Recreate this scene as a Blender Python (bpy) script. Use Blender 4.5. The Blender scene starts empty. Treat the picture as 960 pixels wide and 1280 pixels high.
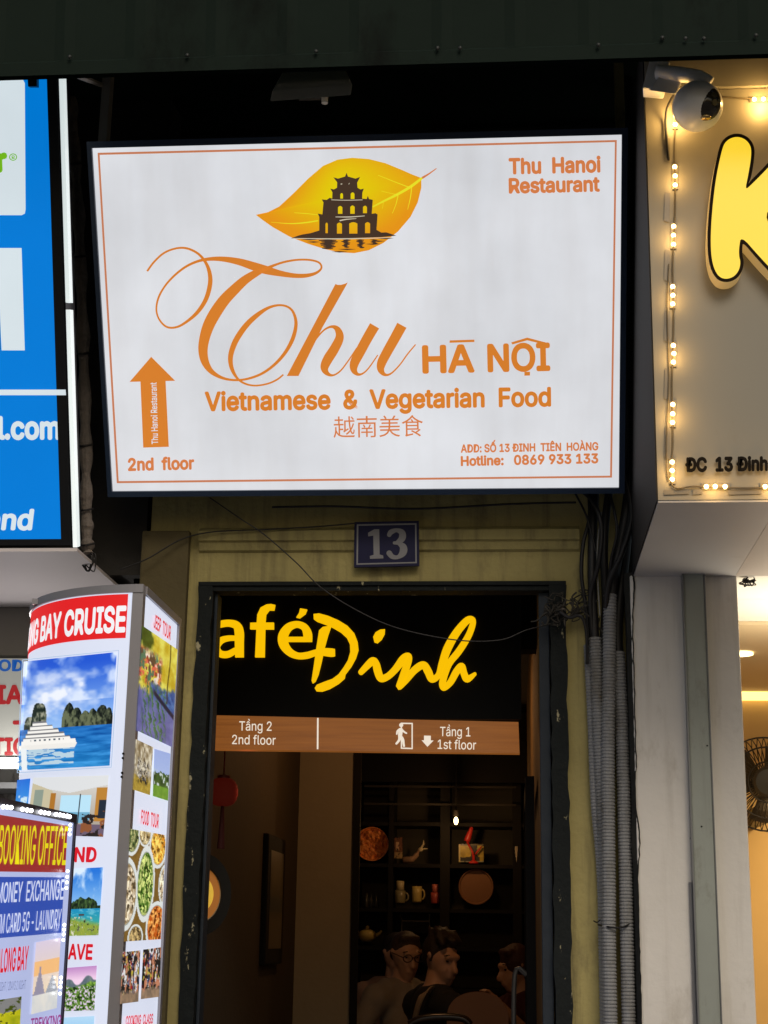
import bpy, bmesh, math, random
import numpy as np
from mathutils import Vector, Matrix
from mathutils.geometry import tessellate_polygon
random.seed(7); rng = np.random.default_rng(5)
D = math.radians
SC = bpy.context.scene
COL = SC.collection

# ------------------------------------------------------------------ camera
YAW, PIT, ROL, F = D(4.839), D(15.204), D(0.9244), 1950.0
EYE = Vector((0, 0, 1.6))
fw = Vector((-math.sin(YAW)*math.cos(PIT), math.cos(YAW)*math.cos(PIT), math.sin(PIT)))
r0 = Vector((math.cos(YAW), math.sin(YAW), 0)); u0 = r0.cross(fw)
rt = r0*math.cos(ROL) + u0*math.sin(ROL); up = -r0*math.sin(ROL) + u0*math.cos(ROL)
cam = bpy.data.cameras.new('camera'); camo = bpy.data.objects.new('camera', cam); COL.objects.link(camo)
mw = Matrix((( rt.x, up.x, -fw.x, EYE.x), (rt.y, up.y, -fw.y, EYE.y), (rt.z, up.z, -fw.z, EYE.z), (0, 0, 0, 1)))
camo.matrix_world = mw
cam.sensor_fit = 'VERTICAL'; cam.sensor_height = 24; cam.lens = F/1280*24; cam.clip_start = .05; cam.clip_end = 500
SC.camera = camo

# ------------------------------------------------------------------ sky, sun, exposure
w = bpy.data.worlds.new('World'); SC.world = w; w.use_nodes = True
nt = w.node_tree; bg = nt.nodes['Background']
sky = nt.nodes.new('ShaderNodeTexSky'); sky.sky_type = 'NISHITA'; sky.sun_disc = False
sky.sun_elevation = D(38); sky.sun_rotation = D(165); sky.air_density = 1.5; sky.dust_density = 4
nt.links.new(sky.outputs[0], bg.inputs[0]); bg.inputs[1].default_value = .052
sl = bpy.data.lights.new('sun', 'SUN'); sl.energy = .8; sl.angle = D(25); sl.color = (1, .9, .76)
so = bpy.data.objects.new('sun', sl); COL.objects.link(so)
so.rotation_euler = (D(52), 0, D(15))
SC.view_settings.view_transform = 'Standard'; SC.view_settings.look = 'None'
SC.view_settings.gamma = 1; SC.view_settings.exposure = 0.0; SC.view_settings.use_curve_mapping = False
SC.cycles.use_denoising = True
try: SC.cycles.denoiser = 'OPENIMAGEDENOISE'
except Exception: pass
SC.cycles.max_bounces = 8; SC.cycles.sample_clamp_indirect = 4

# ------------------------------------------------------------------ helpers
def ray(px, py):
    return fw + rt*((px-480)/F) - up*((py-640)/F)
def W(px, py, Y):
    d = ray(px, py); return EYE + d*((Y-EYE.y)/d.y)
class Plane:
    def __init__(s, p, n): s.p = Vector(p); s.n = Vector(n).normalized()
    def at(s, px, py, off=0):
        d = ray(px, py); t = (s.p + s.n*off - EYE).dot(s.n)/d.dot(s.n); return EYE + d*t
def front(Y): return Plane((0, Y, 0), (0, -1, 0))
def lin(c): return tuple((x/12.92 if x <= .04045 else ((x+.055)/1.055)**2.4) for x in c)
def rgb(r, g, b): return lin((r/255, g/255, b/255))

_m = {}
def mat(name, col, rough=.6, metal=0, var=.12, scale=6, bump=0, bscale=40, emit=0, ecol=None, spots=None, coat=0, spec=.5, spot_scale=9, spot_lo=.55, spot_hi=.68, streak=None, streak_amt=.5):
    """procedural material: base colour with mottling, optional worn patches of another colour, bump and emission"""
    if name in _m: return _m[name]
    m = bpy.data.materials.new(name); m.use_nodes = True; t = m.node_tree; N = t.nodes; L = t.links
    b = N['Principled BSDF']; b.inputs['Roughness'].default_value = rough; b.inputs['Metallic'].default_value = metal
    b.inputs['Specular IOR Level'].default_value = spec
    b.inputs['Coat Weight'].default_value = coat
    geo = N.new('ShaderNodeNewGeometry')
    n = N.new('ShaderNodeTexNoise'); n.inputs['Scale'].default_value = scale; n.inputs['Detail'].default_value = 8; n.inputs['Roughness'].default_value = .65
    L.new(geo.outputs['Position'], n.inputs['Vector'])
    mx = N.new('ShaderNodeMix'); mx.data_type = 'RGBA'
    L.new(n.outputs['Fac'], mx.inputs[0])
    mx.inputs[6].default_value = (*[c*(1-var) for c in col], 1); mx.inputs[7].default_value = (*[min(1, c*(1+var)) for c in col], 1)
    out = mx.outputs[2]
    if spots:
        n2 = N.new('ShaderNodeTexNoise'); n2.inputs['Scale'].default_value = spot_scale; n2.inputs['Detail'].default_value = 10; n2.inputs['Roughness'].default_value = .7
        mp = N.new('ShaderNodeMapping'); mp.inputs['Scale'].default_value = (1, 1, .45); mp.inputs['Location'].default_value = (3.1, 1.7, .3)
        L.new(geo.outputs['Position'], mp.inputs[0]); L.new(mp.outputs[0], n2.inputs['Vector'])
        cr = N.new('ShaderNodeValToRGB'); cr.color_ramp.elements[0].position = spot_lo; cr.color_ramp.elements[1].position = spot_hi
        L.new(n2.outputs['Fac'], cr.inputs[0])
        m2 = N.new('ShaderNodeMix'); m2.data_type = 'RGBA'; L.new(cr.outputs[0], m2.inputs[0]); L.new(out, m2.inputs[6]); m2.inputs[7].default_value = (*spots, 1)
        out = m2.outputs[2]
    if streak:                                     # runs of old rain and grime
        n4 = N.new('ShaderNodeTexNoise'); n4.inputs['Scale'].default_value = 1; n4.inputs['Detail'].default_value = 7; n4.inputs['Roughness'].default_value = .6
        mp2 = N.new('ShaderNodeMapping'); mp2.inputs['Scale'].default_value = (24, 24, 1.7)
        L.new(geo.outputs['Position'], mp2.inputs[0]); L.new(mp2.outputs[0], n4.inputs['Vector'])
        c4_ = N.new('ShaderNodeMapRange'); c4_.inputs[1].default_value = .5; c4_.inputs[2].default_value = .72; c4_.inputs[4].default_value = streak_amt
        L.new(n4.outputs['Fac'], c4_.inputs[0]); m4 = N.new('ShaderNodeMix'); m4.data_type = 'RGBA'
        L.new(c4_.outputs[0], m4.inputs[0]); L.new(out, m4.inputs[6]); m4.inputs[7].default_value = (*streak, 1); out = m4.outputs[2]
    L.new(out, b.inputs['Base Color'])
    if bump:
        n3 = N.new('ShaderNodeTexNoise'); n3.inputs['Scale'].default_value = bscale; n3.inputs['Detail'].default_value = 6
        L.new(geo.outputs['Position'], n3.inputs['Vector'])
        bp = N.new('ShaderNodeBump'); bp.inputs['Strength'].default_value = bump; bp.inputs['Distance'].default_value = .01
        L.new(n3.outputs['Fac'], bp.inputs['Height']); L.new(bp.outputs[0], b.inputs['Normal'])
    if emit:
        b.inputs['Emission Color'].default_value = (*(ecol or col), 1); b.inputs['Emission Strength'].default_value = emit
    _m[name] = m; return m
def lightbox(name, col, emit, var=.06, base=.25, rough=.35, scale=2.2):
    """translucent lit film: emission of the print's own colour, with uneven backlight put in as noise"""
    if name in _m: return _m[name]
    m = mat(name, [c*base for c in col], rough, var=.05); t = m.node_tree; N = t.nodes; L = t.links; b = N['Principled BSDF']
    b.inputs['Emission Color'].default_value = (*col, 1)
    g = N.new('ShaderNodeNewGeometry'); n = N.new('ShaderNodeTexNoise'); n.inputs['Scale'].default_value = scale; n.inputs['Detail'].default_value = 5
    L.new(g.outputs['Position'], n.inputs['Vector'])
    r = N.new('ShaderNodeMapRange'); r.inputs[1].default_value = .3; r.inputs[2].default_value = .7; r.inputs[3].default_value = emit*(1-var); r.inputs[4].default_value = emit*(1+var)
    L.new(n.outputs['Fac'], r.inputs[0]); L.new(r.outputs[0], b.inputs['Emission Strength'])
    return m
def picmat(emit, name, base=.25):
    if name in _m: return _m[name]
    m = bpy.data.materials.new(name); m.use_nodes = True; t = m.node_tree; b = t.nodes['Principled BSDF']
    a = t.nodes.new('ShaderNodeAttribute'); a.attribute_name = 'print'
    v = t.nodes.new('ShaderNodeVectorMath'); v.operation = 'SCALE'; v.inputs[3].default_value = base
    t.links.new(a.outputs['Color'], v.inputs[0]); t.links.new(v.outputs[0], b.inputs['Base Color'])
    if emit:
        t.links.new(a.outputs['Color'], b.inputs['Emission Color']); b.inputs['Emission Strength'].default_value = emit
    b.inputs['Roughness'].default_value = .3
    _m[name] = m; return m

def thing(name, label, cat, loc=(0, 0, 0), group=None):
    o = bpy.data.objects.new(name, None); COL.objects.link(o); o.location = loc; o.empty_display_size = .1
    o['label'] = label; o['category'] = cat
    if group: o['group'] = group
    return o
def obj(name, V, Fc, m, parent=None, smooth=False, bevel=0, col=None, label=None):
    me = bpy.data.meshes.new(name)
    off = Vector(parent_loc(parent)) if parent else Vector((0, 0, 0))
    me.from_pydata([tuple(Vector(v)-off) for v in V], [], [tuple(f) for f in Fc]); me.update()
    if col is not None:
        a = me.color_attributes.new('print', 'FLOAT_COLOR', 'POINT')
        a.data.foreach_set('color', np.concatenate([np.asarray(col), np.ones((len(col), 1))], 1).astype(np.float32).ravel())
    bm = bmesh.new(); bm.from_mesh(me)
    if bevel:
        bmesh.ops.remove_doubles(bm, verts=bm.verts, dist=1e-6)
        bmesh.ops.bevel(bm, geom=[e for e in bm.edges if e.is_manifold and e.calc_face_angle(0) > .5], offset=bevel, segments=2, profile=.6, affect='EDGES')
    if col is None: bmesh.ops.recalc_face_normals(bm, faces=bm.faces)
    bm.to_mesh(me); bm.free()
    for ms in (m if isinstance(m, list) else [m]): me.materials.append(ms)
    if smooth:
        for p in me.polygons: p.use_smooth = True
    o = bpy.data.objects.new(name, me); COL.objects.link(o)
    if parent: o.parent = parent
    if label: o['label'] = label
    return o
def parent_loc(p):
    l = Vector((0, 0, 0))
    while p: l += p.location; p = p.parent
    return l
def tag(o, label, cat, group=None, kind=None):
    if label: o['label'] = label
    if cat: o['category'] = cat
    if group: o['group'] = group
    if kind: o['kind'] = kind
    return o

class MB:
    def __init__(s): s.V = []; s.F = []
    def add(s, V, Fc):
        n = len(s.V); s.V += [Vector(v) for v in V]; s.F += [tuple(i+n for i in f) for f in Fc]; return s
    def box(s, a, b):
        x0, y0, z0 = [min(p, q) for p, q in zip(a, b)]; x1, y1, z1 = [max(p, q) for p, q in zip(a, b)]
        return s.add([(x0,y0,z0),(x1,y0,z0),(x1,y1,z0),(x0,y1,z0),(x0,y0,z1),(x1,y0,z1),(x1,y1,z1),(x0,y1,z1)],
                     [(0,3,2,1),(4,5,6,7),(0,1,5,4),(1,2,6,5),(2,3,7,6),(3,0,4,7)])
    def hexa(s, q0, q1):
        """two matching quads joined to a solid"""
        return s.add(list(q0)+list(q1), [(3,2,1,0),(4,5,6,7),(0,1,5,4),(1,2,6,5),(2,3,7,6),(3,0,4,7)])
    def tube(s, pts, r, n=10, cap=True):
        pts = [Vector(p) for p in pts]; k = len(pts); R = r if hasattr(r, '__len__') else [r]*k
        T = [(pts[min(i+1, k-1)]-pts[max(i-1, 0)]).normalized() for i in range(k)]
        a = T[0].orthogonal().normalized(); V = []; Fc = []
        for i in range(k):
            a = (a - T[i]*a.dot(T[i])).normalized(); b = T[i].cross(a)
            for j in range(n):
                t = 2*math.pi*j/n; V.append(pts[i] + (a*math.cos(t)+b*math.sin(t))*R[i])
        for i in range(k-1):
            for j in range(n):
                Fc.append((i*n+j, i*n+(j+1) % n, (i+1)*n+(j+1) % n, (i+1)*n+j))
        if cap: Fc.append(tuple(range(n-1, -1, -1))); Fc.append(tuple((k-1)*n+j for j in range(n)))
        return s.add(V, Fc)
    def sphere(s, c, r, nu=12, nv=8):
        c = Vector(c); R = Vector(r) if hasattr(r, '__len__') else Vector((r, r, r)); V = [c+Vector((0,0,R.z))]
        for i in range(1, nv):
            for j in range(nu):
                p, t = math.pi*i/nv, 2*math.pi*j/nu
                V.append(c+Vector((R.x*math.sin(p)*math.cos(t), R.y*math.sin(p)*math.sin(t), R.z*math.cos(p))))
        V.append(c-Vector((0,0,R.z))); Fc = [(0, 1+j, 1+(j+1) % nu) for j in range(nu)]
        for i in range(nv-2):
            for j in range(nu): Fc.append((1+i*nu+j, 1+(i+1)*nu+j, 1+(i+1)*nu+(j+1) % nu, 1+i*nu+(j+1) % nu))
        e = len(V)-1; o = 1+(nv-2)*nu
        Fc += [(e, o+(j+1) % nu, o+j) for j in range(nu)]
        return s.add(V, Fc)
    def lathe(s, prof, c, axis='z', n=24, cap=True):
        """profile of (radius, height) turned about an axis through c"""
        c = Vector(c); V = []; Fc = []
        for r, h in prof:
            for j in range(n):
                t = 2*math.pi*j/n; x, y = r*math.cos(t), r*math.sin(t)
                V.append(c + (Vector((x, y, h)) if axis == 'z' else Vector((x, -h, y)) if axis == 'y' else Vector((h, x, y))))
        k = len(prof)
        for i in range(k-1):
            for j in range(n): Fc.append((i*n+j, i*n+(j+1) % n, (i+1)*n+(j+1) % n, (i+1)*n+j))
        if cap: Fc.append(tuple(range(n-1, -1, -1))); Fc.append(tuple((k-1)*n+j for j in range(n)))
        return s.add(V, Fc)
    def poly(s, loops, S, off=.001, thick=0):
        """filled outline given in photo pixels, laid on a surface of the scene; first loop is the outline, others are holes"""
        if not isinstance(loops[0][0], (tuple, list)): loops = [loops]
        flat = [p for l in loops for p in l]
        tris = tessellate_polygon([[Vector((x, -y, 0)) for x, y in l] for l in loops])
        s.add([S.at(x, y, off) for x, y in flat], tris)
        if thick:
            for l in loops:
                k = len(l)
                s.add([S.at(x, y, off) for x, y in l]+[S.at(x, y, off)-S.n*thick for x, y in l], [(i, (i+1) % k, k+(i+1) % k, k+i) for i in range(k)])
        return s
    def stroke(s, pts, S, off=.001, thick=0, sub=8, rnd=False):
        """a pen stroke: (x, y, width) in pixels, smoothed"""
        P = np.array(pts, float); k = len(P); out = []
        for i in range(k-1):
            a, b, c, d = P[max(i-1, 0)], P[i], P[i+1], P[min(i+2, k-1)]
            for j in range(sub):
                t = j/sub
                out.append(.5*((2*b)+(c-a)*t+(2*a-5*b+4*c-d)*t*t+(3*b-a-3*c+d)*t**3))
        out.append(P[-1]); P = np.array(out); P[:, 2] = np.maximum(P[:, 2], .4)
        T = np.gradient(P[:, :2], axis=0); T /= np.linalg.norm(T, axis=1)[:, None]+1e-9; Nn = np.stack([-T[:, 1], T[:, 0]], 1)
        A = P[:, :2]+Nn*P[:, 2:]/2; B = P[:, :2]-Nn*P[:, 2:]/2; m = len(P)
        V = [S.at(x, y, off) for x, y in A]+[S.at(x, y, off) for x, y in B]
        Fc = [(i, i+1, m+i+1, m+i) for i in range(m-1)]
        if thick:
            V += [v-S.n*thick for v in V[:2*m]]
            Fc += [(i, i+1, 2*m+i+1, 2*m+i) for i in range(m-1)]+[(m+i, m+i+1, 3*m+i+1, 3*m+i) for i in range(m-1)]
            Fc += [(0, m, 3*m, 2*m), (m-1, 2*m-1, 4*m-1, 3*m-1)]
        s.add(V, Fc)
        if rnd:
            for e, sg in ((0, -1), (m-1, 1)):
                r = P[e, 2]/2; c = P[e, :2]; a0 = math.atan2(Nn[e, 1], Nn[e, 0])
                loop = [(c[0]+r*math.cos(a0-sg*math.pi*j/8), c[1]+r*math.sin(a0-sg*math.pi*j/8)) for j in range(9)]
                s.poly(loop, S, off, thick)
        return s
    def obj(s, name, m, parent=None, **k): return obj(name, s.V, s.F, m, parent, **k)

_tc = {}
FONT = None
try: FONT = bpy.data.fonts.load(bpy.utils.system_resource('DATAFILES')+'/fonts/Inter.woff2')   # the interface font Blender ships with
except Exception: pass
def glyphs(txt, bold):
    key = (txt, bold)
    if key in _tc: return _tc[key]
    c = bpy.data.curves.new('t', 'FONT'); c.body = txt; c.size = 1
    if FONT and max(map(ord, txt)) < 0x3000: c.font = FONT
    c.resolution_u = 3
    o = bpy.data.objects.new('t', c); COL.objects.link(o)
    dg = bpy.context.evaluated_depsgraph_get(); me = o.evaluated_get(dg).to_mesh()
    V = np.array([v.co[:2] for v in me.vertices]); Fc = [tuple(p.vertices) for p in me.polygons]
    o.evaluated_get(dg).to_mesh_clear(); bpy.data.objects.remove(o); bpy.data.curves.remove(c)
    n = len(V); Z = np.zeros(n)
    if bold > 0:                                   # a heavier face: the outline drawn again a hair to each side
        Vs, Fs, Zs = [V], list(Fc), [Z]
        for i in range(8):
            Vs.append(V+bold*np.array([math.cos(i*math.pi/4), math.sin(i*math.pi/4)])); Zs.append(Z-8e-5*(i+1)); Fs += [tuple(q+n*(i+1) for q in f) for f in Fc]
        V, Fc, Z = np.concatenate(Vs), Fs, np.concatenate(Zs)
    V = np.column_stack([V, Z])
    _tc[key] = (V, Fc); return V, Fc
def text(txt, S, p0, p1, cap, bold=.02, off=.0015, lean=0, box=None, mb=None, updir=None):
    """lettering: ink runs from p0 to p1 along the baseline, capitals cap pixels high"""
    V, Fc = glyphs(txt, bold); mb = mb or MB()
    H = glyphs('H', bold)[0]; ch = H[:, 1].max()
    x0, x1 = V[:, 0].min(), V[:, 0].max(); p0 = np.array(p0, float); p1 = np.array(p1, float)
    d = p1-p0; L = np.linalg.norm(d); d /= L; u = np.array([d[1], -d[0]]) if updir is None else np.array(updir)
    u = u + d*lean
    s = (V[:, 0]-x0)/(x1-x0)*L; t = V[:, 1]/ch*cap
    if box is not None:
        y0, y1 = V[:, 1].min(), V[:, 1].max(); t = (V[:, 1]-y0)/(y1-y0)*cap
    P = p0 + s[:, None]*d + t[:, None]*u
    return mb.add([S.at(x, y, off+z) for (x, y), z in zip(P, V[:, 2])], Fc)

def vnoise(u, v, f, seed=0):
    r = np.random.default_rng(seed).random((64, 64)); x, y = u*f, v*f
    xi, yi = np.floor(x).astype(int), np.floor(y).astype(int); fx, fy = x-xi, y-yi
    fx, fy = fx*fx*(3-2*fx), fy*fy*(3-2*fy); g = lambda a, b: r[a % 64, b % 64]
    return (g(xi, yi)*(1-fx)+g(xi+1, yi)*fx)*(1-fy)+(g(xi, yi+1)*(1-fx)+g(xi+1, yi+1)*fx)*fy
def fbm(u, v, f, seed=0, o=4): return sum(vnoise(u, v, f*2**i, seed+i)/2**(i+1) for i in range(o))/(1-.5**o)
def picture(name, S, quad, fn, m, parent, off=.002, res=1.0, label=None):
    """a printed picture: a fine grid of vertices carrying the print's colours; quad = TL TR BR BL in pixels"""
    q = [np.array(p, float) for p in quad]
    nx = max(4, int(np.linalg.norm(q[1]-q[0])*res)); ny = max(4, int(np.linalg.norm(q[3]-q[0])*res))
    u, v = np.meshgrid(np.linspace(0, 1, nx), np.linspace(0, 1, ny))
    C = fn(u, 1-v)
    P = [S.at(*((q[0]*(1-a)+q[1]*a)*(1-b)+(q[3]*(1-a)+q[2]*a)*b), off) for a, b in zip(u.ravel(), v.ravel())]
    Fc = [(j*nx+i, j*nx+i+1, (j+1)*nx+i+1, (j+1)*nx+i) for j in range(ny-1) for i in range(nx-1)]
    C = np.clip(C, 0, 1); C = np.where(C <= .04045, C/12.92, ((C+.055)/1.055)**2.4)
    return obj(name, P, Fc, m, parent, col=C.reshape(-1, 3), label=label)
def put(C, mask, col):
    mask = np.clip(np.asarray(mask, float), 0, 1)[..., None]; C[:] = C*(1-mask)+np.array(col)*mask if np.ndim(col) == 1 else C*(1-mask)+col*mask
def mixc(a, b, t): return np.array(a)*(1-t[..., None])+np.array(b)*t[..., None]

def cr(pts, sub=8):
    P = [Vector(p) for p in pts]; k = len(P); out = []
    for i in range(k-1):
        a, b, c, d = P[max(i-1, 0)], P[i], P[i+1], P[min(i+2, k-1)]
        for j in range(sub):
            t = j/sub; out.append(.5*((2*b)+(c-a)*t+(2*a-5*b+4*c-d)*t*t+(3*b-a-3*c+d)*t**3))
    out.append(P[-1]); return out
def sc(pts, s, ox, oy): return [(p[0]/s+ox, p[1]/s+oy, *[q/s for q in p[2:]]) for p in pts]

# ------------------------------------------------------------------ materials
M = dict(
 asphalt=mat('asphalt', (.05,.05,.052), .9, bump=.5, bscale=120), paving=mat('paving', (.16,.15,.14), .85, bump=.3, bscale=60, var=.25),
 yellow=mat('yellow_plaster', (.42,.355,.14), .85, var=.22, scale=5, bump=.35, bscale=55, spots=(.12,.10,.055), spot_scale=4.5, spot_lo=.54, spot_hi=.76, streak=(.10,.085,.05), streak_amt=.6),
 darkwall=mat('shade_dark_concrete', (.035,.032,.028), .95, var=.4, bump=.3),  # near-black tone carries the shade under the awning
 doorpaint=mat('flaking_dark_paint', (.011,.014,.0145), .75, var=.3, scale=14, bump=.4, bscale=50, spec=.2, spots=(.42,.38,.24), spot_scale=26, spot_lo=.622, spot_hi=.645),
 doorsteel=mat('blue_grey_door_paint', (.022,.03,.042), .6, var=.25, scale=9, bump=.2, spec=.25),
 inwall=mat('shaded_inner_wall', (.06,.043,.024), .8, var=.1, bump=.15), intan=mat('tan_inner_wall', (.24,.15,.06), .8, bump=.15),
 black=mat('black_wood', (.008,.007,.006), .7, var=.3, spec=.2), blackmatte=mat('black_board', (.003,.003,.003), .6, spec=.15),
 awning=mat('green_awning_sheet', (.012,.022,.017), .75, var=.22, scale=3, spots=(.005,.008,.0065), spot_scale=3, bump=.1, bscale=14, spec=.12),
 steel=mat('galvanised_steel', (.30,.31,.29), .45, .5, var=.2, scale=10, spots=(.16,.15,.12), spot_scale=11),
 rivet=mat('rivet_metal', (.045,.05,.048), .5, .3),
 navy=mat('navy_frame', (.014,.032,.075), .4, var=.2), blkframe=mat('black_frame', (.008,.009,.011), .4),
 white=mat('white_plastic', (.72,.72,.70), .35, var=.05), cream=mat('cream_panel', (.30,.278,.225), .5, var=.06, scale=3, spots=(.26,.225,.155), spot_scale=5, spot_lo=.6, spot_hi=.8),
 greyclad=mat('grey_cladding', (.50,.49,.49), .5, var=.07, scale=3, spots=(.36,.34,.33), spot_scale=4, spot_lo=.58, spot_hi=.85), pillar=mat('white_pillar_plaster', (.80,.77,.72), .75, var=.08, scale=4, bump=.2, bscale=30, spots=(.50,.46,.39), spot_scale=6, spot_lo=.57, spot_hi=.8, streak=(.48,.44,.38), streak_amt=.35),
 strip=mat('grey_green_metal', (.33,.36,.33), .5, .2, var=.1, scale=7, spots=(.24,.25,.21), spot_scale=8, streak=(.2,.2,.17), streak_amt=.4),
 conduit=mat('grey_conduit', (.27,.275,.285), .5, var=.2, scale=12, spots=(.16,.15,.13), spot_scale=10, spot_lo=.5, spot_hi=.7), cable=mat('black_cable', (.012,.011,.012), .5, var=.3, scale=30), greycable=mat('pale_cable', (.28,.28,.27), .5),
 mould=mat('mould_streak', (.02,.02,.017), .95, var=.5, scale=20, bump=.5),
)

# ------------------------------------------------------------------ ground
YF = 4.75
g = MB().box((-30, -60, -.3), (30, 1.2, -.12)); tag(g.obj('road', M['asphalt']), None, None, kind='structure')
g = MB().box((-30, 1.2, -.3), (30, 1.35, 0)); tag(g.obj('kerb', mat('kerb_stone', (.3,.29,.27), .8, bump=.3)), None, None, kind='structure')
g = MB().box((-30, 1.35, -.3), (30, 14, -.004)); tag(g.obj('pavement', M['paving']), None, None, kind='structure')

# ------------------------------------------------------------------ townhouse with the doorway
XL, XR = W(181, 800, YF).x, .357
WT = .08
fo, fi = W(239, 985, YF).x, W(267, 985, YF+WT).x
gi, go = W(675, 980, YF+WT).x, W(709.5, 980, YF).x
zt, zi = W(470, 733, YF).z, W(470, 746, YF+WT).z
ZTOP = 3.02
house = thing('townhouse', 'yellow plastered house front with the black framed doorway under the big sign', 'building', (0, YF, 0))
b = MB(); b.box((XL, YF, 0), (fo, YF+WT, ZTOP)).box((go, YF, 0), (XR, YF+WT, ZTOP)).box((fo, YF, zt), (go, YF+WT, ZTOP))
b.obj('facade_wall', M['yellow'], house)
# moulding above the door: fillet, plain band, lower lip
zm0, zm1 = W(600, 690, YF).z, W(600, 662, YF).z
xm0, xm1 = W(250, 680, YF).x, W(724, 680, YF).x
b = MB(); q = lambda x: [(x, YF, zm0), (x, YF-.012, zm0+.006), (x, YF-.018, zm0+.03), (x, YF-.03, zm0+.034), (x, YF-.032, zm1-.008), (x, YF-.02, zm1), (x, YF, zm1+.01)]
A, B = q(xm0), q(xm1); k = len(A)
b.add(A+B, [(i, (i+1) % k, k+(i+1) % k, k+i) for i in range(k)]+[tuple(range(k)), tuple(range(2*k-1, k-1, -1))])
b.obj('moulding', M['yellow'], house)
# left pilaster, its plaster darkened in colour for the kiosk's shade
b = MB().box((XL-.02, YF-.035, 0), (W(233, 800, YF).x, YF-.002, 2.83)); b.obj('pilaster', mat('shaded_plaster', (.115,.09,.038), .85, var=.3, scale=6, bump=.35, bscale=55, spots=(.05,.042,.025), spot_scale=5), house, bevel=.006)
# door frame, slightly wavy flaked edge
df = MB()
def jamb(x0, x1, y0, y1):
    V = []; Fc = []; n = 60
    for i in range(n+1):
        z = zt*i/n; j = [random.uniform(-.0035, .0035) for _ in range(2)]
        V += [(x0+j[0], y0, z), (x1+j[1], y0, z), (x1+j[1]*.3, y1, z), (x0+j[0]*.3, y1, z)]
    for i in range(n):
        for e in range(4): Fc.append((i*4+e, i*4+(e+1) % 4, i*4+4+(e+1) % 4, i*4+4+e))
    Fc += [(3,2,1,0), (n*4, n*4+1, n*4+2, n*4+3)]
    df.add(V, Fc)
xg = W(690, 980, YF).x
jamb(fo-.004, fi-.012, YF-.018, YF+.06); jamb(xg, go+.003, YF-.018, YF+.06)
df.box((fo-.004, YF-.02, zt), (go+.004, YF-.001, zt+.012)) ; df.box((fo+.03, YF-.012, zi), (go-.01, YF+.06, zt-.002))
df.obj('door_frame', M['doorpaint'], house)
b = MB().box((gi, YF+.012, .35), (xg-.002, YF+WT, zi-.002)).box((fi-.010, YF+.012, .35), (fi, YF+WT, zi-.002)); b.obj('door_rebate', M['doorsteel'], house, bevel=.003)
# interior shell; left wall darkened in colour for shade, end wall paler for light
xl = W(237, 850, 5.3).x; xr = W(668, 1000, 6.5).x; YB = 10.1
b = MB().box((xl-.1, YF+WT+.002, .35), (xl, 8.2, 3.0)).box((xl-.1, YF+WT+.002, .35), (fo-.005, YF+.12, 3.0)); b.obj('side_wall', M['inwall'], house)
px0, px1 = W(365, 1100, 8.2).x, W(441, 1100, 8.2).x
b = MB().box((xl-.1, 8.2, .35), (px1, 8.5, 3.0)); b.obj('end_wall', mat('lit_inner_wall', (.34,.29,.20), .8, var=.1, bump=.15), house)
b = MB().box((xr, YF+WT+.002, .35), (xr+.12, YB, 3.0)); b.obj('side_wall', M['intan'], house)
b = MB().box((xl-.1, YB, .35), (xr+.12, YB+.1, 3.0)); b.obj('back_wall', mat('dark_olive_wall', (.05,.042,.028), .8), house)
b = MB().box((px1-.6, 8.5, .35), (px1-.5, YB, 3.0)); b.obj('side_wall', M['inwall'], house)
b = MB().box((xl-.1, YF+.26, 3.0), (xr+.12, YB+.1, 3.08)); b.obj('ceiling', mat('dark_ceiling', (.06,.05,.04), .8), house)
b = MB().box((xl-.1, YF-.25, .1), (xr+.12, YB+.1, .35)); b.obj('floor', mat('brown_floor', (.10,.06,.035), .5), house)
b = MB().box((fo, YF-.55, 0), (go, YF-.252, .18)); b.obj('door_step', M['paving'], house, bevel=.01)
# recess above the shopfront, its near-black colour standing for the shade under the awning
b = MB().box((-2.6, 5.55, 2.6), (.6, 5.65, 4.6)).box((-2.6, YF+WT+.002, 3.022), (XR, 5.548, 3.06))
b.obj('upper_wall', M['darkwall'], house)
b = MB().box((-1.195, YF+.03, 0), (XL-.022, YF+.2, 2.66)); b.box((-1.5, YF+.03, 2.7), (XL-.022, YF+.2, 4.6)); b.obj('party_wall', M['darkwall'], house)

# ------------------------------------------------------------------ awning
aw = thing('awning', 'dark green sheet metal awning across the top with riveted hem', 'awning', (-.3, 3.5, 3.727))
za = 3.727; V = []; Fc = []; n = 220; x0, x1 = -3.2, 2.6
for i in range(n+1):
    x = x0+(x1-x0)*i/n; ph = (x*5.2) % 1
    dy = -.005 if ph < .16 else 0
    for z, yy in ((za, 0), (za+.035, -.004), (za+.04, 0), (za+.5, -.06)):
        V.append((x, 3.5+yy+(dy if z > za+.036 else 0), z))
for i in range(n):
    for j in range(3): Fc.append((i*4+j, i*4+4+j, i*4+5+j, i*4+1+j))
n0 = len(V); V += [(v[0], v[1]+.02, v[2]) for v in V]; Fc += [tuple(n0+k for k in f[::-1]) for f in Fc]
obj('fascia', V, Fc, M['awning'], aw)
b = MB().hexa([(x0, 3.5, za+.46), (x1, 3.5, za+.46), (x1, 5.6, za+.8), (x0, 5.6, za+.8)], [(x0, 3.5, za+.48), (x1, 3.5, za+.48), (x1, 5.6, za+.82), (x0, 5.6, za+.82)])
b.obj('roof_sheet', M['awning'], aw)
b = MB()
for yy, zz in ((4.3, za+.52), (5.1, za+.66)): b.box((x0, yy, zz), (x1, yy+.04, zz+.04))
b.obj('purlin', M['darkwall'], aw)
S = front(3.495)
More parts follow.
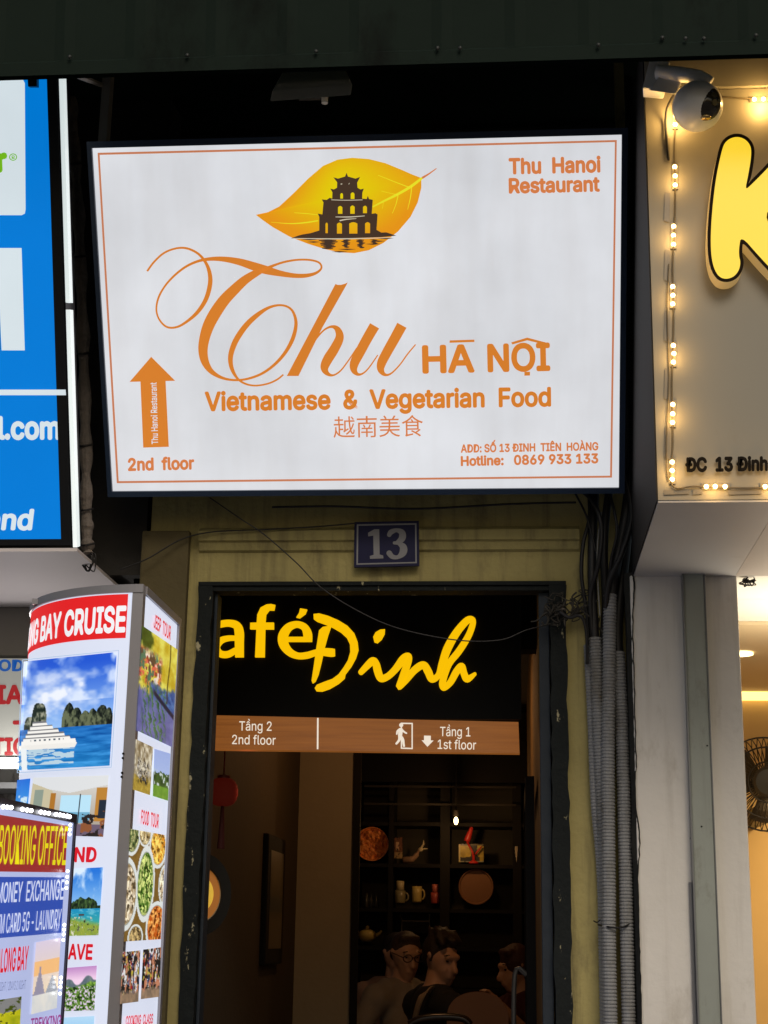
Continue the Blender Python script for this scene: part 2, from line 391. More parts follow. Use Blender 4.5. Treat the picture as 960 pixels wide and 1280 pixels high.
for px, py in ((87,71),(234,69),(395,64),(547,60),(575,60),(748,56),(828,47),(857,48),(880,48),(945,44),(102,3)):
    c = S.at(px, py, .008); MB().sphere(c, (.0055, .004, .0055), 8, 6).obj('rivet', M['rivet'], aw, smooth=True)

# ------------------------------------------------------------------ the big lightbox sign
tl = D(27.05); SCn = Vector((-.4514, 4.32, 3.376)); U = Vector((0, -math.sin(tl), math.cos(tl))); X = Vector((1, 0, 0)); Nn = X.cross(U)   # faces the street
sw, sh = 1.582, 1.069
sign = thing('restaurant_sign', 'big white lit restaurant sign with a yellow leaf and orange script, tilted over the doorway', 'sign', SCn)
def SP(a, b, c): return SCn+X*a+U*b+Nn*c
def slab(mb, a0, a1, b0, b1, c0, c1): return mb.hexa([SP(a0,b0,c0),SP(a1,b0,c0),SP(a1,b1,c0),SP(a0,b1,c0)], [SP(a0,b0,c1),SP(a1,b0,c1),SP(a1,b1,c1),SP(a0,b1,c1)])
t_ = .017
b = MB(); h, v = sw/2, sh/2
slab(b, -h, h, v-t_-.002, v, -.13, .012); slab(b, -h, h, -v, -v+t_, -.13, .012); slab(b, -h, -h+t_-.003, -v+t_, v-t_-.002, -.13, .012); slab(b, h-t_, h, -v+t_, v-t_-.002, -.13, .012)
slab(b, -h+t_, h-t_, -v+t_, v-t_, -.13, -.12)
b.obj('frame', M['navy'], sign)
PW = rgb(214, 216, 221)
b = slab(MB(), -h+t_-.003, h-t_, -v+t_, v-t_-.002, -.012, 0)
wf = lightbox('white_backlit_film', PW, .98, var=.10, scale=2.4); t = wf.node_tree; bs = t.nodes['Principled BSDF']   # film with dust runs
n5 = t.nodes.new('ShaderNodeTexNoise'); m5 = t.nodes.new('ShaderNodeMapping'); g5 = t.nodes.new('ShaderNodeNewGeometry'); m5.inputs['Scale'].default_value = (16, 3, 2.2)
t.links.new(g5.outputs['Position'], m5.inputs[0]); t.links.new(m5.outputs[0], n5.inputs['Vector']); n5.inputs['Detail'].default_value = 9; n5.inputs['Scale'].default_value = 1
c5 = t.nodes.new('ShaderNodeValToRGB'); c5.color_ramp.elements[0].position = .35; c5.color_ramp.elements[1].position = .68
c5.color_ramp.elements[0].color = (*rgb(218, 220, 225), 1); c5.color_ramp.elements[1].color = (*rgb(213, 214, 218), 1)
t.links.new(n5.outputs['Fac'], c5.inputs[0]); t.links.new(c5.outputs[0], bs.inputs['Emission Color'])
b.obj('light_panel', lightbox('white_backlit_film', PW, .97, var=.11, scale=2.4), sign)
SS = Plane(SCn, Nn)
OR = rgb(214, 126, 44); ORM = lightbox('orange_print', OR, .95, var=.03); BRD = lightbox('terracotta_print', rgb(198, 122, 84), .95, var=.03)
# border rule
c4 = [(122,191), (771,175), (765,597), (146,604)]; ci = [(124.6,193.6), (768.6,177.6), (762.6,594.6), (148.4,601.4)]
b = MB(); V = [SS.at(*p, .001) for p in c4+ci]; b.add(V, [(i, (i+1) % 4, 4+(i+1) % 4, 4+i) for i in range(4)]); b.obj('border_line', BRD, sign)
# script word
b = MB(); o = .0015
A = [(56,196,10),(90,150,10),(140,105,10),(200,82,10),(255,82,11),(310,108,12),(348,152,15),(368,205,20),(370,262,23),(350,335,22),(310,398,19),(258,445,14),(205,475,11),(155,475,10),(118,440,9),(102,390,9),(112,330,10),(145,270,10),(195,215,11),(255,170,12),(320,143,14),(385,134,20),(450,137,27),(520,150,35),(590,172,42),(650,190,42),(720,207,30),(790,218,23),(850,218,20),(900,205,14),(927,180,10),(915,153,10),(870,140,10),(810,139,10),(750,148,11),(700,163,12),(650,184,20),(605,203,34),(545,240,44),(488,292,52),(440,342,57),(398,402,60),(364,465,58),(343,530,52),(335,590,47),(344,645,40),(370,690,28),(410,720,18),(460,737,12),(520,740,11),(580,728,12),(640,702,13),(700,656,15),(750,597,18),(785,530,20),(800,460,17),(788,405,13),(760,375,11),(715,366,11),(660,380,15),(600,420,24),(550,468,28),(505,532,29),(480,590,27),(472,640,24),(482,690,19),(510,735,12),(550,760,10),(600,768,9),(660,758,9),(705,738,9),(737,713,8)]
b.stroke(sc(A, 4, 170, 290), SS, o, sub=6)
o2 = .0018
hs = [(408,114),(420,119),(440,119),(462,113),(478,105),(470,122),(335,360),(197,640),(130,640)]
b.poly([p[:2] for p in sc(hs, 4.571, 330, 330)], SS, o2)
for st in ([(262,488,5),(300,425,9),(345,376,10),(388,358,16),(420,374,34),(432,420,48),(402,485,55),(364,545,56),(346,590,47),(358,622,28),(392,636,12),(435,612,9),(480,555,8),(530,480,7)],
           [(632,353,60),(590,425,58),(547,505,57),(517,565,52),(514,605,38),(535,630,18),(565,625,10),(600,592,8),(650,520,7)],
           [(788,350,60),(747,425,58),(702,505,56),(672,565,52),(668,605,38),(690,632,18),(725,626,10),(775,577,8),(820,515,8),(866,460,7)]):
    o2 += .0002; b.stroke(sc(st, 4.571, 330, 330), SS, o2, sub=6)
b.obj('script_lettering', ORM, sign)
# lettering
TR_ = lightbox('rust_print', rgb(212, 124, 70), .95, var=.03)
def sgn(t, p0, p1, cap, m=ORM, bold=.02, **k): text(t, SS, p0, p1, cap, bold, **k).obj('lettering', m, sign)
sgn('Thu  Hanoi', (636, 217), (751, 214.5), 19.5, TR_, .034)
sgn('Restaurant', (636, 241), (750, 238.5), 18.5, TR_, .034)
sgn('HA', (528, 465.5), (593.5, 464), 34, ORM, .028)
sgn('NOI', (609.5, 463.8), (688, 462), 34, ORM, .028)
MB().stroke([(562,427,3),(577,426.5,3),(593,426,3)], SS, .0015).obj('tone_mark', ORM, sign)
MB().poly([(639,428),(659,422),(682,428),(680.5,430.6),(659,425.4),(640.5,430.6)], SS, .0015).obj('tone_mark', ORM, sign)
MB().poly([(655.5,464.8),(662.5,464.6),(662.5,469.4),(655.5,469.6)], SS, .0018).obj('tone_mark', ORM, sign)
sgn('Vietnamese  &  Vegetarian  Food', (256, 513), (689, 507), 23.5, ORM, .03)
sgn('越南美食', (417, 547.5), (529, 545.5), 27, TR_, -.004, box=1)
sgn('ADD: SỐ 13 ĐINH  TIÊN  HOÀNG', (576, 565.5), (748, 562.5), 10, TR_, .03)
sgn('Hotline:   0869 933 133', (576, 582), (748, 578.5), 12, TR_, .034)
sgn('2nd  floor', (160, 588), (243, 586), 15.5, TR_, .034)
b = MB().poly([(189,446),(219,476),(207,476.3),(211,558.5),(179,559.5),(175.5,477),(162,477.3)], SS, .001); b.obj('arrow', ORM, sign)
sgn('Thu Hanoi Restaurant', (197.5, 555), (195.5, 478), 8, lightbox('white_print', PW, .95), .012, off=.0022)
# leaf emblem
lf = [(38,340),(64,338),(90,330),(150,300),(220,235),(290,165),(360,105),(430,75),(500,66),(580,72),(660,92),(740,125),(790,147),(832,163),(832,210),(815,280),(780,350),(720,420),(650,475),(580,510),(510,524),(440,520),(370,505),(290,480),(200,445),(120,400),(70,365)]
lf = np.array([p for p in sc(lf, 3.84, 310, 180)]); cen = np.array([(440/3.84+310, 250/3.84+180)])
V = []; C = []; Fc = []; k = len(lf); NR = 12
for i in range(NR+1):
    f = i/NR
    for p in lf:
        qx = cen[0]*(1-f)+p*f; V.append(SS.at(*qx, .001))
        t = min(1, max(0, f**1.6*.75+(qx[1]-240)/160+abs(qx[0]-425)/500)); C.append(lin(np.array((228,212,8))/255*(1-t)+np.array((232,150,24))/255*t))
for i in range(NR):
    for j in range(k): Fc.append((i*k+j, i*k+(j+1) % k, i*k+k+(j+1) % k, i*k+k+j))
leaf = obj('leaf_emblem', V, Fc, picmat(.95, 'leaf_print'), sign, col=C)
b = MB(); vs = 3.84
for st in ([(598,302,6),(650,275,9),(715,243,12),(780,205,13),(836,163,12)], [(625,150,2),(700,180,3),(770,207,4)], [(720,248,4),(710,290,3),(693,333,2)], [(786,200,4),(780,255,4),(766,315,2)], [(640,226,1),(690,238,2),(725,244,3)],
           [(336,368,6),(270,378,6),(200,382,4),(110,375,1)], [(222,330,2),(280,334,3),(335,340,2)], [(650,280,2),(645,310,1)]):
    MB().stroke(sc(st, vs, 310, 180), SS, .0018).obj('leaf_vein', lightbox('lime_print', rgb(232, 226, 40), .95), leaf)
MB().stroke(sc([(836,163,11),(870,142,7),(905,117,4)], vs, 310, 180), SS, .0015).obj('leaf_stalk', TR_, leaf)
pg = [(205,453),(240,440),(262,434),(300,428),(342,415),(342,350),(335,334),(357,338),(362,280),(354,266),(378,268),(392,258),(404,262),(405,232),(395,214),(412,218),(427,210),(428,184),(410,160),(432,166),(466,156),(473,138),(480,156),(516,166),(538,158),(524,186),(526,210),(540,218),(556,214),(549,234),(548,262),(570,264),(575,248),(581,264),(599,268),(594,335),(612,332),(622,338),(617,412),(640,425),(664,424),(712,440),(640,447),(400,455)]
b = MB(); holes = []
def arch(x0, x1, y0, y1): return [(x0, y1), (x1, y1), (x1, y0+6), ((x0*.25+x1*.75), y0+1), ((x0+x1)/2, y0-1), ((x0*.75+x1*.25), y0+1), (x0, y0+6)]
for a in ((372,383,378,428), (427,451,378,430), (486,525,376,430), (562,586,376,428), (432,453,298,335), (491,512,296,335), (552,571,297,332), (443,456,236,262), (493,511,233,264)): holes.append(arch(*a))
loops = [[p for p in sc(l, vs, 310, 180)] for l in [pg]+holes]
b.poly(loops, SS, .0024); 
DB = lightbox('dark_brown_print', rgb(70, 52, 40), .95)
b.obj('pagoda_emblem', DB, leaf)
b = MB()
for x0, x1, L in ((345,425,46), (455,487,40), (525,556,42), (590,622,24)):
    for i in range(6):
        y = 458+i*L/6; jx = 6*math.sin(i*2.1+x0); wv = 1-.08*i
        cx = (x0+x1)/2+jx; hw = (x1-x0)/2*wv
        b.poly(sc([(cx-hw-5, y+2), (cx, y-1), (cx+hw+5, y+2), (cx+hw, y+L/6-1), (cx, y+L/6+1), (cx-hw, y+L/6-1)], vs, 310, 180), SS, .0024)
for x0, x1, y in ((250,345,458),(620,700,453),(280,350,470),(400,480,517),(430,520,505),(560,640,480),(590,660,466)): b.poly(sc([(x0,y),((x0+x1)/2,y-3),(x1,y),((x0+x1)/2,y+4)], vs, 310, 180), SS, .0024)
b.obj('pagoda_reflection', DB, leaf)
b = MB()
for st in ([(400,268,3),(475,270,3),(550,268,3)], [(420,350,3),(490,350,5),(560,345,3)], [(215,453,3),(450,455,5),(690,449,3)], [(448,190,8),(449,194,8)], [(484,190,8),(486,191,8)], [(440,368,6),(470,362,5),(520,358,2)]): b.stroke(sc(st, vs, 310, 180), SS, .003)
b.obj('pagoda_line', lightbox('pale_print', rgb(215, 205, 180), .9), leaf)
# hanger posts
for (xa, ya), (xb, yb), hw, nm in (((128, 172), (128, 96), 5, 'steel'), ((776, 160), (774, 92), 5, 'olive')):
    p = W(xa, ya, 4.2); q = W(xb, yb, 4.2); b = MB().box((p.x-.013, 4.2, p.z-.12), (p.x+.013, 4.24, 4.2)); b.obj('hanger_post', mat('dull_post_'+nm, (.3,.28,.26) if nm == 'steel' else (.34,.28,.11), .7, .2, spots=(.16,.12,.08)), sign)
p = W(126, 106, 4.2); b = MB().tube([p+Vector((0, .0, 0)), W(93, 93, 3.56)], .008, 6); b.obj('hanger_brace', _m['dull_post_steel'], sign)

# ------------------------------------------------------------------ blue sign on the left
bt = math.atan2(.466, 1.269); BU = Vector((0, -math.sin(bt), math.cos(bt))); BN = X.cross(BU); BP = Vector((-1.285, 4.35, 2.692))
blue = thing('blue_sign', 'tall blue lit shop sign at left edge with white lettering and white side tube', 'sign', BP)
SB = Plane(BP, BN); XB = -1.285
def BPt(x, b_, c): return Vector((x, BP.y, BP.z))+BU*b_+BN*c
def bslab(mb, x0, x1, b0, b1, c0, c1): return mb.hexa([BPt(x0,b0,c0),BPt(x1,b0,c0),BPt(x1,b1,c0),BPt(x0,b1,c0)], [BPt(x0,b0,c1),BPt(x1,b0,c1),BPt(x1,b1,c1),BPt(x0,b1,c1)])
BH = 1.40
xe = SB.at(77, 676).x   # right edge of the blue film
b = MB(); bslab(b, xe, XB-.001, 0, BH, -.11, .006); bslab(b, -2.2, xe, 0, .018, -.11, .006); bslab(b, -2.2, xe, .018, BH, -.11, -.1); b.obj('frame', M['blkframe'], blue)
BL = rgb(0, 122, 214)
b = bslab(MB(), -2.2, xe, .018, BH, -.01, 0); b.obj('light_panel', lightbox('blue_film', BL, .95, var=.05), blue)
BW = lightbox('pale_blue_white_print', rgb(214, 226, 232), .95)
# white tube along its right side, two lengths
x0, x1 = SB.at(91.5, 676).x, SB.at(96.5, 676).x
f = lambda y: (SB.at(90, y)-BP).dot(BU)
for y0, y1 in ((684, 387), (378, 92)):
    b = bslab(MB(), x0, x1, f(y0), f(y1) if y1 > 100 else BH, -.03, .004); b.obj('tube_light', mat('white_tube', (.8,.82,.82), .3, emit=.8, ecol=rgb(228, 240, 240)), blue)
b = bslab(MB(), XB, x0-.0005, 0, BH, -.05, .001); b.obj('tube_channel', M['blkframe'], blue)
b = MB().poly([(-150,98),(25,98),(29,100),(31,104),(32,262),(31,267),(27,269),(-150,269)], SB, .001); lp = b.obj('logo_panel', BW, blue)
text('r', SB, (-4.5, 213.5), (9.5, 213), 29, .05, off=.002).obj('lettering', lightbox('green_print', rgb(120, 190, 30), .9), lp)
text('®', SB, (11.5, 201), (21.5, 200.7), 9, .0, off=.002, box=1).obj('lettering', _m['green_print'], lp)
b = MB().poly([(-40,310),(27,310),(31,438),(2,438),(-2,352),(-40,352)], SB, .001); b.obj('lettering', BW, blue)
b = MB().poly([(-150,487),(82,487),(82.5,494),(-150,494)], SB, .0085); b.obj('divider_line', BW, blue)
text('gmail.com', SB, (-73, 548), (75, 548), 28, .035, off=.002).obj('lettering', BW, blue)
text('and', SB, (-19, 661.5), (40, 661.5), 25.5, .03, off=.002, lean=.12).obj('lettering', BW, blue)
b = MB().poly([(34,92),(46,92),(46,108),(35,108)], SB, .03, .02); b.obj('clamp', M['blkframe'], blue)
# shop under it: soffit, fascia, back wall
lsh = thing('left_shop', 'dim shopfront with a pale soffit below the blue sign', 'building', (-1.6, 4.8, 0))
zs = 2.668
b = MB().box((-2.6, 4.33, zs), (-1.262, 5.18, zs+.01)); b.obj('soffit', mat('pinkish_soffit', (.72,.66,.66), .5, var=.06, scale=2), lsh)
b = MB().box((-2.6, 5.12, 2.5), (-1.262, 5.2, zs-.002)); b.obj('fascia_beam', mat('brown_grey_beam', (.22,.2,.17), .7), lsh)
b = MB().box((-2.6, 5.42, 0), (-1.262, 5.5, 2.6)); b.obj('back_wall', mat('grimy_shop_wall', (.17,.16,.145), .8, var=.4, scale=12, spots=(.06,.05,.045), spot_scale=14, spot_lo=.5, spot_hi=.6), lsh)
b = MB().box((-1.262, YF+.22, 0), (-1.2, 5.5, 2.66)); b.obj('side_wall', M['darkwall'], lsh)
b = MB(); 
for y in (985, 1030, 1080): z = W(10, y, 5.3).z; b.box((-2.4, 5.2, z-.01), (-1.28, 5.41, z+.01))
b.obj('shelf', mat('grey_shelf', (.3,.3,.3), .6), lsh)
bd = thing('notice_board', 'white shop board with dark red and blue capitals half hidden behind the kiosk', 'sign', W(0, 945, 5.0))
S5 = front(5.0)
b = MB().box((-2.3, 5.0, W(10, 944, 5).z), (-1.33, 5.03, W(10, 823, 5).z)); b.obj('board', lightbox('grey_white_board', rgb(172, 172, 164), .5, base=.4), bd)
RD = lightbox('dark_red_print', rgb(158, 28, 34), .8)
text('FOOD', S5, (-30, 838), (29, 838.5), 14, .03, off=.002).obj('lettering', lightbox('deep_blue_print', rgb(20, 82, 160), .8), bd)
text('ASIA', S5, (-46, 879), (29, 879), 23, .035, off=.002).obj('lettering', RD, bd)
text('BOOKING   -', S5, (-134, 912), (27, 912), 22, .035, off=.002).obj('lettering', RD, bd)
text('TICKET', S5, (-10, 943), (80, 943), 21, .035, off=.002).obj('lettering', RD, bd)
tb = thing('tube_lamp', 'lit white fluorescent tube under the red lettered shop board', 'lamp', W(0, 958, 4.98))
p, q = W(-60, 957, 4.98), W(24, 957.5, 4.98)
MB().tube([p, q], .009, 10).obj('tube', mat('lit_tube', (.8,.8,.8), .3, emit=1.0, ecol=(1, 1, .98)), tb)
l = bpy.data.lights.new('tube_glow', 'POINT'); l.energy = 5; l.color = (1, .97, .95); l.shadow_soft_size = .08
lo = bpy.data.objects.new('tube_glow', l); COL.objects.link(lo); lo.parent = tb; lo.location = Vector((-1.62, 4.9, p.z-.02))-tb.location
MB().box((p.x, 4.995, p.z+.001), (q.x, 5.02, p.z+.03)).obj('fitting', mat('dull_grey_fitting', (.3,.3,.29), .5), tb)
# wrapped bundle between the blue sign and the big sign
cb = MB(); pts = cr([W(88, 122, 4.35), W(97, 250, 4.4), W(103, 400, 4.45), W(107, 550, 4.5), W(108, 650, 4.52), W(110, 692, 4.52)], 14)
cb.tube(pts, [.016+.004*math.sin(i*.9)+.004*random.random() for i in range(len(pts))], 12)
bun = thing('cable_bundle', 'dark cloth wrapped cable bundle running down beside the blue sign', 'cable', pts[-1]); cb.obj('wrapping', mat('dark_brown_cloth', (.20,.17,.145), .9, var=.5, scale=25, bump=.8, bscale=60), bun)
b = MB()
for i in range(6):
    a = pts[10+i*11]; MB().tube(cr([a+Vector((-.02, -.015, 0)), a+Vector((0, -.026, -.004)), a+Vector((.024, -.008, .006))], 4), .003, 6).obj('tie', M['cable'], bun)
for i in range(4):
    a = pts[-1]+Vector((random.uniform(-.01,.02), -.02, -.01)); b.tube(cr([a, a+Vector((.02, -.01, -.03*random.random())), a+Vector((.03*random.random(), 0, -.05)), a+Vector((-.01, 0, -.03))], 5), .002, 5)
b.obj('loose_end', M['cable'], bun)
# unlit floodlight under the awning
fl = thing('floodlight', 'unlit pale flat floodlight hanging under the green awning', 'lamp', W(388, 115, 4.0))
P0 = [W(351, 101, 3.90), W(430, 98, 3.90), W(439, 119, 3.72), W(337, 127, 3.72)]
b = MB().hexa(P0, [p+Vector((0, .03, .05)) for p in P0]); b.obj('housing', mat('dull_beige_metal', (.8,.72,.6), .6, var=.15), fl, bevel=.004)
p = W(388, 104, 3.92); MB().box((p.x-.04, 3.94, p.z-.02), (p.x+.04, 3.98, 4.2)).obj('bracket', M['darkwall'], fl)
p = W(406, 124, 3.76); MB().tube([p+Vector((0, 0, .03)), p+Vector((0, 0, -.012))], .009, 8).obj('sensor', M['steel'], fl)

# ------------------------------------------------------------------ kiosk lightbox
KC = Vector((-.88, 3.97)); KR = .37; KT = 2.385
class Curve:
    """curved front of the kiosk: a vertical cylinder"""
    def at(s, px, py, off=0):
        d = ray(px, py); a = d.x*d.x+d.y*d.y; ox, oy = EYE.x-KC.x, EYE.y-KC.y
        bq = 2*(ox*d.x+oy*d.y); c = ox*ox+oy*oy-(KR+off)**2; q = bq*bq-4*a*c
        if q < 0: q = 0
        return EYE+d*((-bq-math.sqrt(q))/(2*a))
    n = Vector((0, -1, 0))
SK = Curve(); SR = Plane((-.88, 3.8, 0), (1, 0, 0))
ki = thing('tour_kiosk', 'tall lit tour advertising kiosk with a curved front and a red cruise banner', 'kiosk', (-.95, 3.9, 0))
LK = lightbox('kiosk_white_film', rgb(216, 222, 240), .95, var=.04)
KF = mat('kiosk_grey_metal', (.33,.32,.35), .35, .3, var=.1)
def arcslab(mb, r0_, r1_, z0, z1, a0=0, a1=math.pi/2+.35, n=40):
    V = []; Fc = []
    for i in range(n+1):
        t = a0+(a1-a0)*i/n
        for r in (r1_, r0_):
            for z in (z0, z1): V.append((KC.x-r*math.sin(t), KC.y-r*math.cos(t), z))
    for i in range(n):
        k = i*4; Fc += [(k, k+4, k+5, k+1), (k+2, k+3, k+7, k+6), (k+1, k+5, k+7, k+3), (k, k+2, k+6, k+4)]
    Fc += [(0, 1, 3, 2), (n*4, n*4+2, n*4+3, n*4+1)]
    return mb.add(V, Fc)
arcslab(MB(), KR-.02, KR, .12, KT, a0=.07).obj('curved_panel', LK, ki, smooth=False)
b = arcslab(MB(), KR-.05, KR+.006, KT, KT+.02, a0=-.0); b = arcslab(b, KR-.05, KR+.006, .0, .12)
b.box((-.906, 3.597, 0), (-.8795, 3.622, KT+.02))
b.box((-.884, 4.0, 0), (-.876, 4.022, KT+.02)).box((-.884, 3.622, KT), (-.876, 4.0, KT+.02)).box((-.884, 3.622, 0), (-.876, 4.0, .1))
b.obj('frame', KF, ki)
MB().box((-1.24, 4.022, .02), (-.886, 4.042, KT+.018)).obj('back_panel', KF, ki)
MB().box((-1.2, 3.75, KT+.004), (-.886, 4.02, KT+.018)).obj('lid', KF, ki)
MB().box((-.9, 3.624, .1), (-.882, 3.998, KT-.001)).obj('side_panel', LK, ki)
b = MB()
for px, py in ((154,942),(153.5,947.5),(152.5,966),(152,971)): b.sphere(front(3.594).at(px, py), .003, 6, 4)
b.obj('screw', M['black'], ki)
# red banner and lettering
RB = lightbox('red_print', rgb(222, 28, 30), .95, var=.03)
def band(mb, px0, px1, top, bot, S, off, n=60):
    V = []; Fc = []
    for i in range(n+1):
        x = px0+(px1-px0)*i/n; V += [S.at(x, top(x), off), S.at(x, bot(x), off)]
    for i in range(n): Fc.append((2*i, 2*i+2, 2*i+3, 2*i+1))
    return mb.add(V, Fc)
def zband(mb, z0, z1, t0, t1, off, n=50):
    V = []; Fc = []
    for i in range(n+1):
        t = t0+(t1-t0)*i/n; r = KR+off
        for z in (z1, z0): V.append((KC.x-r*math.sin(t), KC.y-r*math.cos(t), z))
    for i in range(n): Fc.append((2*i, 2*i+2, 2*i+3, 2*i+1))
    return mb.add(V, Fc)
zb = W(160, 797.5, 3.6).z
zband(MB(), zb, KT-.003, .1, 1.75, .0015).obj('banner', RB, ki)
KW = lightbox('bright_white_print', rgb(236, 236, 240), .95); KRD = lightbox('crimson_print', rgb(214, 22, 40), .95)
# words on the curve are laid by arc length so that they wrap round it
def ktext(txt, pxr, pyb, width, cap_m, m, bold=.03):
    """right end of the ink at pixel (pxr, pyb); width and cap height in metres along the curve"""
    P = SK.at(pxr, pyb); t1 = math.atan2(KC.x-P.x, KC.y-P.y); V, Fc = glyphs(txt, bold); H = glyphs('H', bold)[0][:, 1].max()
    x0, x1 = V[:, 0].min(), V[:, 0].max(); r = KR+.003; out = []
    for x, y, dz in V:
        t = t1+(x1-x)/(x1-x0)*width/KR; out.append((KC.x-(r+dz)*math.sin(t), KC.y-(r+dz)*math.cos(t), P.z+y/H*cap_m))
    MB().add(out, Fc).obj('lettering', m, ki)
ktext('HALONG BAY CRUISE', 157, 789, .50, .062, KW, .03)
ktext('ISLAND', 121, 1077, .155, .033, KRD, .03)
ktext('ELEPHANT CAVE', 116, 1199, .26, .033, KRD, .03)
PM = picmat(.95, 'photo_print')
def p_cruise(u, v):
    C = mixc((.62,.78,.97), (.12,.33,.82), np.clip((v-.35)/.6, 0, 1)); cl = fbm(u*1.3, v*2, 3, 1)
    put(C, np.clip((cl-.48)*4, 0, 1)*np.clip(1.2-abs(v-.62)*2.2, 0, 1), (.93,.95,1)); put(C, np.clip((fbm(u, v, 5, 9)-.55)*5, 0, 1)*(v > .6), (.85,.9,1))
    wa = mixc((.18,.55,.82), (.05,.36,.68), np.clip(v/.38, 0, 1)); wa = wa+(fbm(u*1.2, v*9, 5, 4)[..., None]-.5)*.35
    put(C, v < .37, wa)
    n = fbm(u, v, 9, 3, 5); f2 = fbm(u*1.5, v, 26, 37, 3)
    for cx, wd, hh in ((.52,.075,.25), (.60,.08,.19), (.70,.07,.15), (.78,.06,.17), (.88,.08,.2), (.95,.06,.16)):
        m = v < .37+hh*np.sqrt(np.clip(1-((u-cx)/wd)**2, 0, 1))*(.9+.25*(n-.5)); put(C, m & (v > .37) & (abs(u-cx) < wd), mixc((.03,.06,.05), (.40,.43,.32), sf(f2+.6*(n-.5)-.25*(u-cx)/wd, .52, .4)))
    for cx, wd, hh in ((.1,.06,.12), (.2,.085,.27)):
        m = v < .37+hh*(np.clip(1-((u-cx)/wd)**4, 0, 1))**.5*(.9+.25*(n-.5)); put(C, m & (v > .37) & (abs(u-cx) < wd), mixc((.05,.10,.06), (.62,.62,.54), sf(f2+.6*(n-.5)+.3*(u-cx)/wd, .52, .4)))
    for i in range(6):                      # the ship, deck by deck
        y0 = .225+i*.035; r = .62-i*.065; m = (v > y0) & (v < y0+.036) & (u < r-(v-y0)*.4) & (u > .02+i*.022); put(C, m, (.96,.95,.93)); put(C, m & (v > y0+.022) & (i > 0), (.45,.45,.47))
    put(C, (v > .18) & (v < .225) & (u < .63-(.225-v)*.6), (.93,.92,.9)); put(C, (v > .255) & (v < .27) & (np.sin(u*120) > .2) & (u < .48) & (u > .12), (.3,.35,.4))
    put(C, (v < .18) & (v > .04) & (u < .6) & (vnoise(u, v*7, 14, 8) > .42), (.72,.82,.88)); put(C, (abs(u-.05-(.2-v)*.1) < .03) & (v < .2), (.92,.94,.95))
    return C
def p_cabin(u, v):
    C = mixc((.62,.58,.52), (.85,.84,.82), v); put(C, v > .72+abs(u-.5)*.25, (.86,.87,.88)); put(C, (u < .28) & (v < .9-u*.5), (.78,.74,.62)); put(C, (abs(u-.1) < .06) & (abs(v-.62) < .16), (.55,.6,.55))
    put(C, (u > .26) & (u < .33) & (v < .72), (.68,.45,.16)); put(C, (abs(u-.6) < .2) & (v > .22) & (v < .68), (.72,.88,.96)); put(C, (abs(u-.6) < .2) & (v > .22) & (v < .4), (.45,.68,.8)); put(C, (abs(u-.65) < .008) & (v > .2) & (v < .7), (.2,.22,.25))
    put(C, (u > .86) & (v > .25) & (v < .8), (.72,.5,.2)); put(C, (u > .9) & (v > .3) & (v < .6), (.12,.16,.22)); put(C, v < .2, (.42,.36,.44)); put(C, (fbm(u, v, 9, 2) > .55) & (v < .42) & (u > .7), (.55,.33,.2)); put(C, (fbm(u, v, 12, 5) > .6) & (v < .42) & (u > .7), (.15,.12,.12))
    return C
def p_blue(u, v):
    C = mixc((.25,.6,.9), (.08,.42,.85), v); put(C, (fbm(u, v, 4, 3) > .52) & (v < .4), (.8,.9,.96)); return C
def p_beach(u, v):
    C = mixc((.55,.75,.95), (.14,.45,.85), np.clip((v-.45)*2, 0, 1)); put(C, np.clip((fbm(u, v, 4, 6, 5)-.5)*4, 0, 1)*(v > .5), (.85,.92,1)); n = fbm(u, v, 10, 7, 5); f2 = fbm(u, v, 24, 19, 3)
    put(C, (v < .44+.12*np.sqrt(np.clip(1-((u-.45)/.45)**2, 0, 1))*(.6+.8*n)) & (v > .38), mixc((.04,.09,.07), (.3,.42,.22), sf(f2, .5, .5))); put(C, v < .4, mixc((.3,.72,.55), (.1,.55,.75), np.clip(v/.4, 0, 1))); put(C, sf(fbm(u, v*5, 8, 9), .6, .1)*(v < .4)*.35, (.8,.95,.95))
    put(C, sf(-v, -.25+.12*u-.05*n, .08), mixc((.68,.68,.28), (.38,.55,.2), f2)); put(C, sf(f2, .66, .05)*(v < .28), (.86,.85,.75)); put(C, sf(f2, .68, .05)*(v < .25)*sf(n, .5), (.2,.22,.1)); put(C, (abs(u-.4) < .09) & (abs(v-.31) < .012), (.3,.22,.2)); return C
def p_flower(u, v):
    C = mixc((.95,.82,.92), (.72,.5,.75), np.clip((v-.7)*3, 0, 1)); n = fbm(u, v, 12, 8, 5); f2 = fbm(u, v, 26, 29, 3)
    put(C, sf(-v, -.7-.12*np.sin(u*9+1)*np.sin(u*3)-.04*(n-.5), .03), mixc((.3,.36,.42), (.5,.55,.55), n)); put(C, sf(-v, -.6+.06*np.sin(u*5)-.06*(n-.5), .05), mixc((.14,.3,.08), (.6,.76,.3), sf(f2, .5, .6)))
    put(C, sf(f2, .6, .06)*(v < .55), (.86,.78,.9)); put(C, sf(-f2, -.36, .06)*(v < .55), (.1,.18,.06)); return C
def p_sea(u, v): return mixc((.35,.65,.9), (.7,.85,.96), v)
def sf(n, t, w_=.08): return np.clip((n-t)/w_+.5, 0, 1)
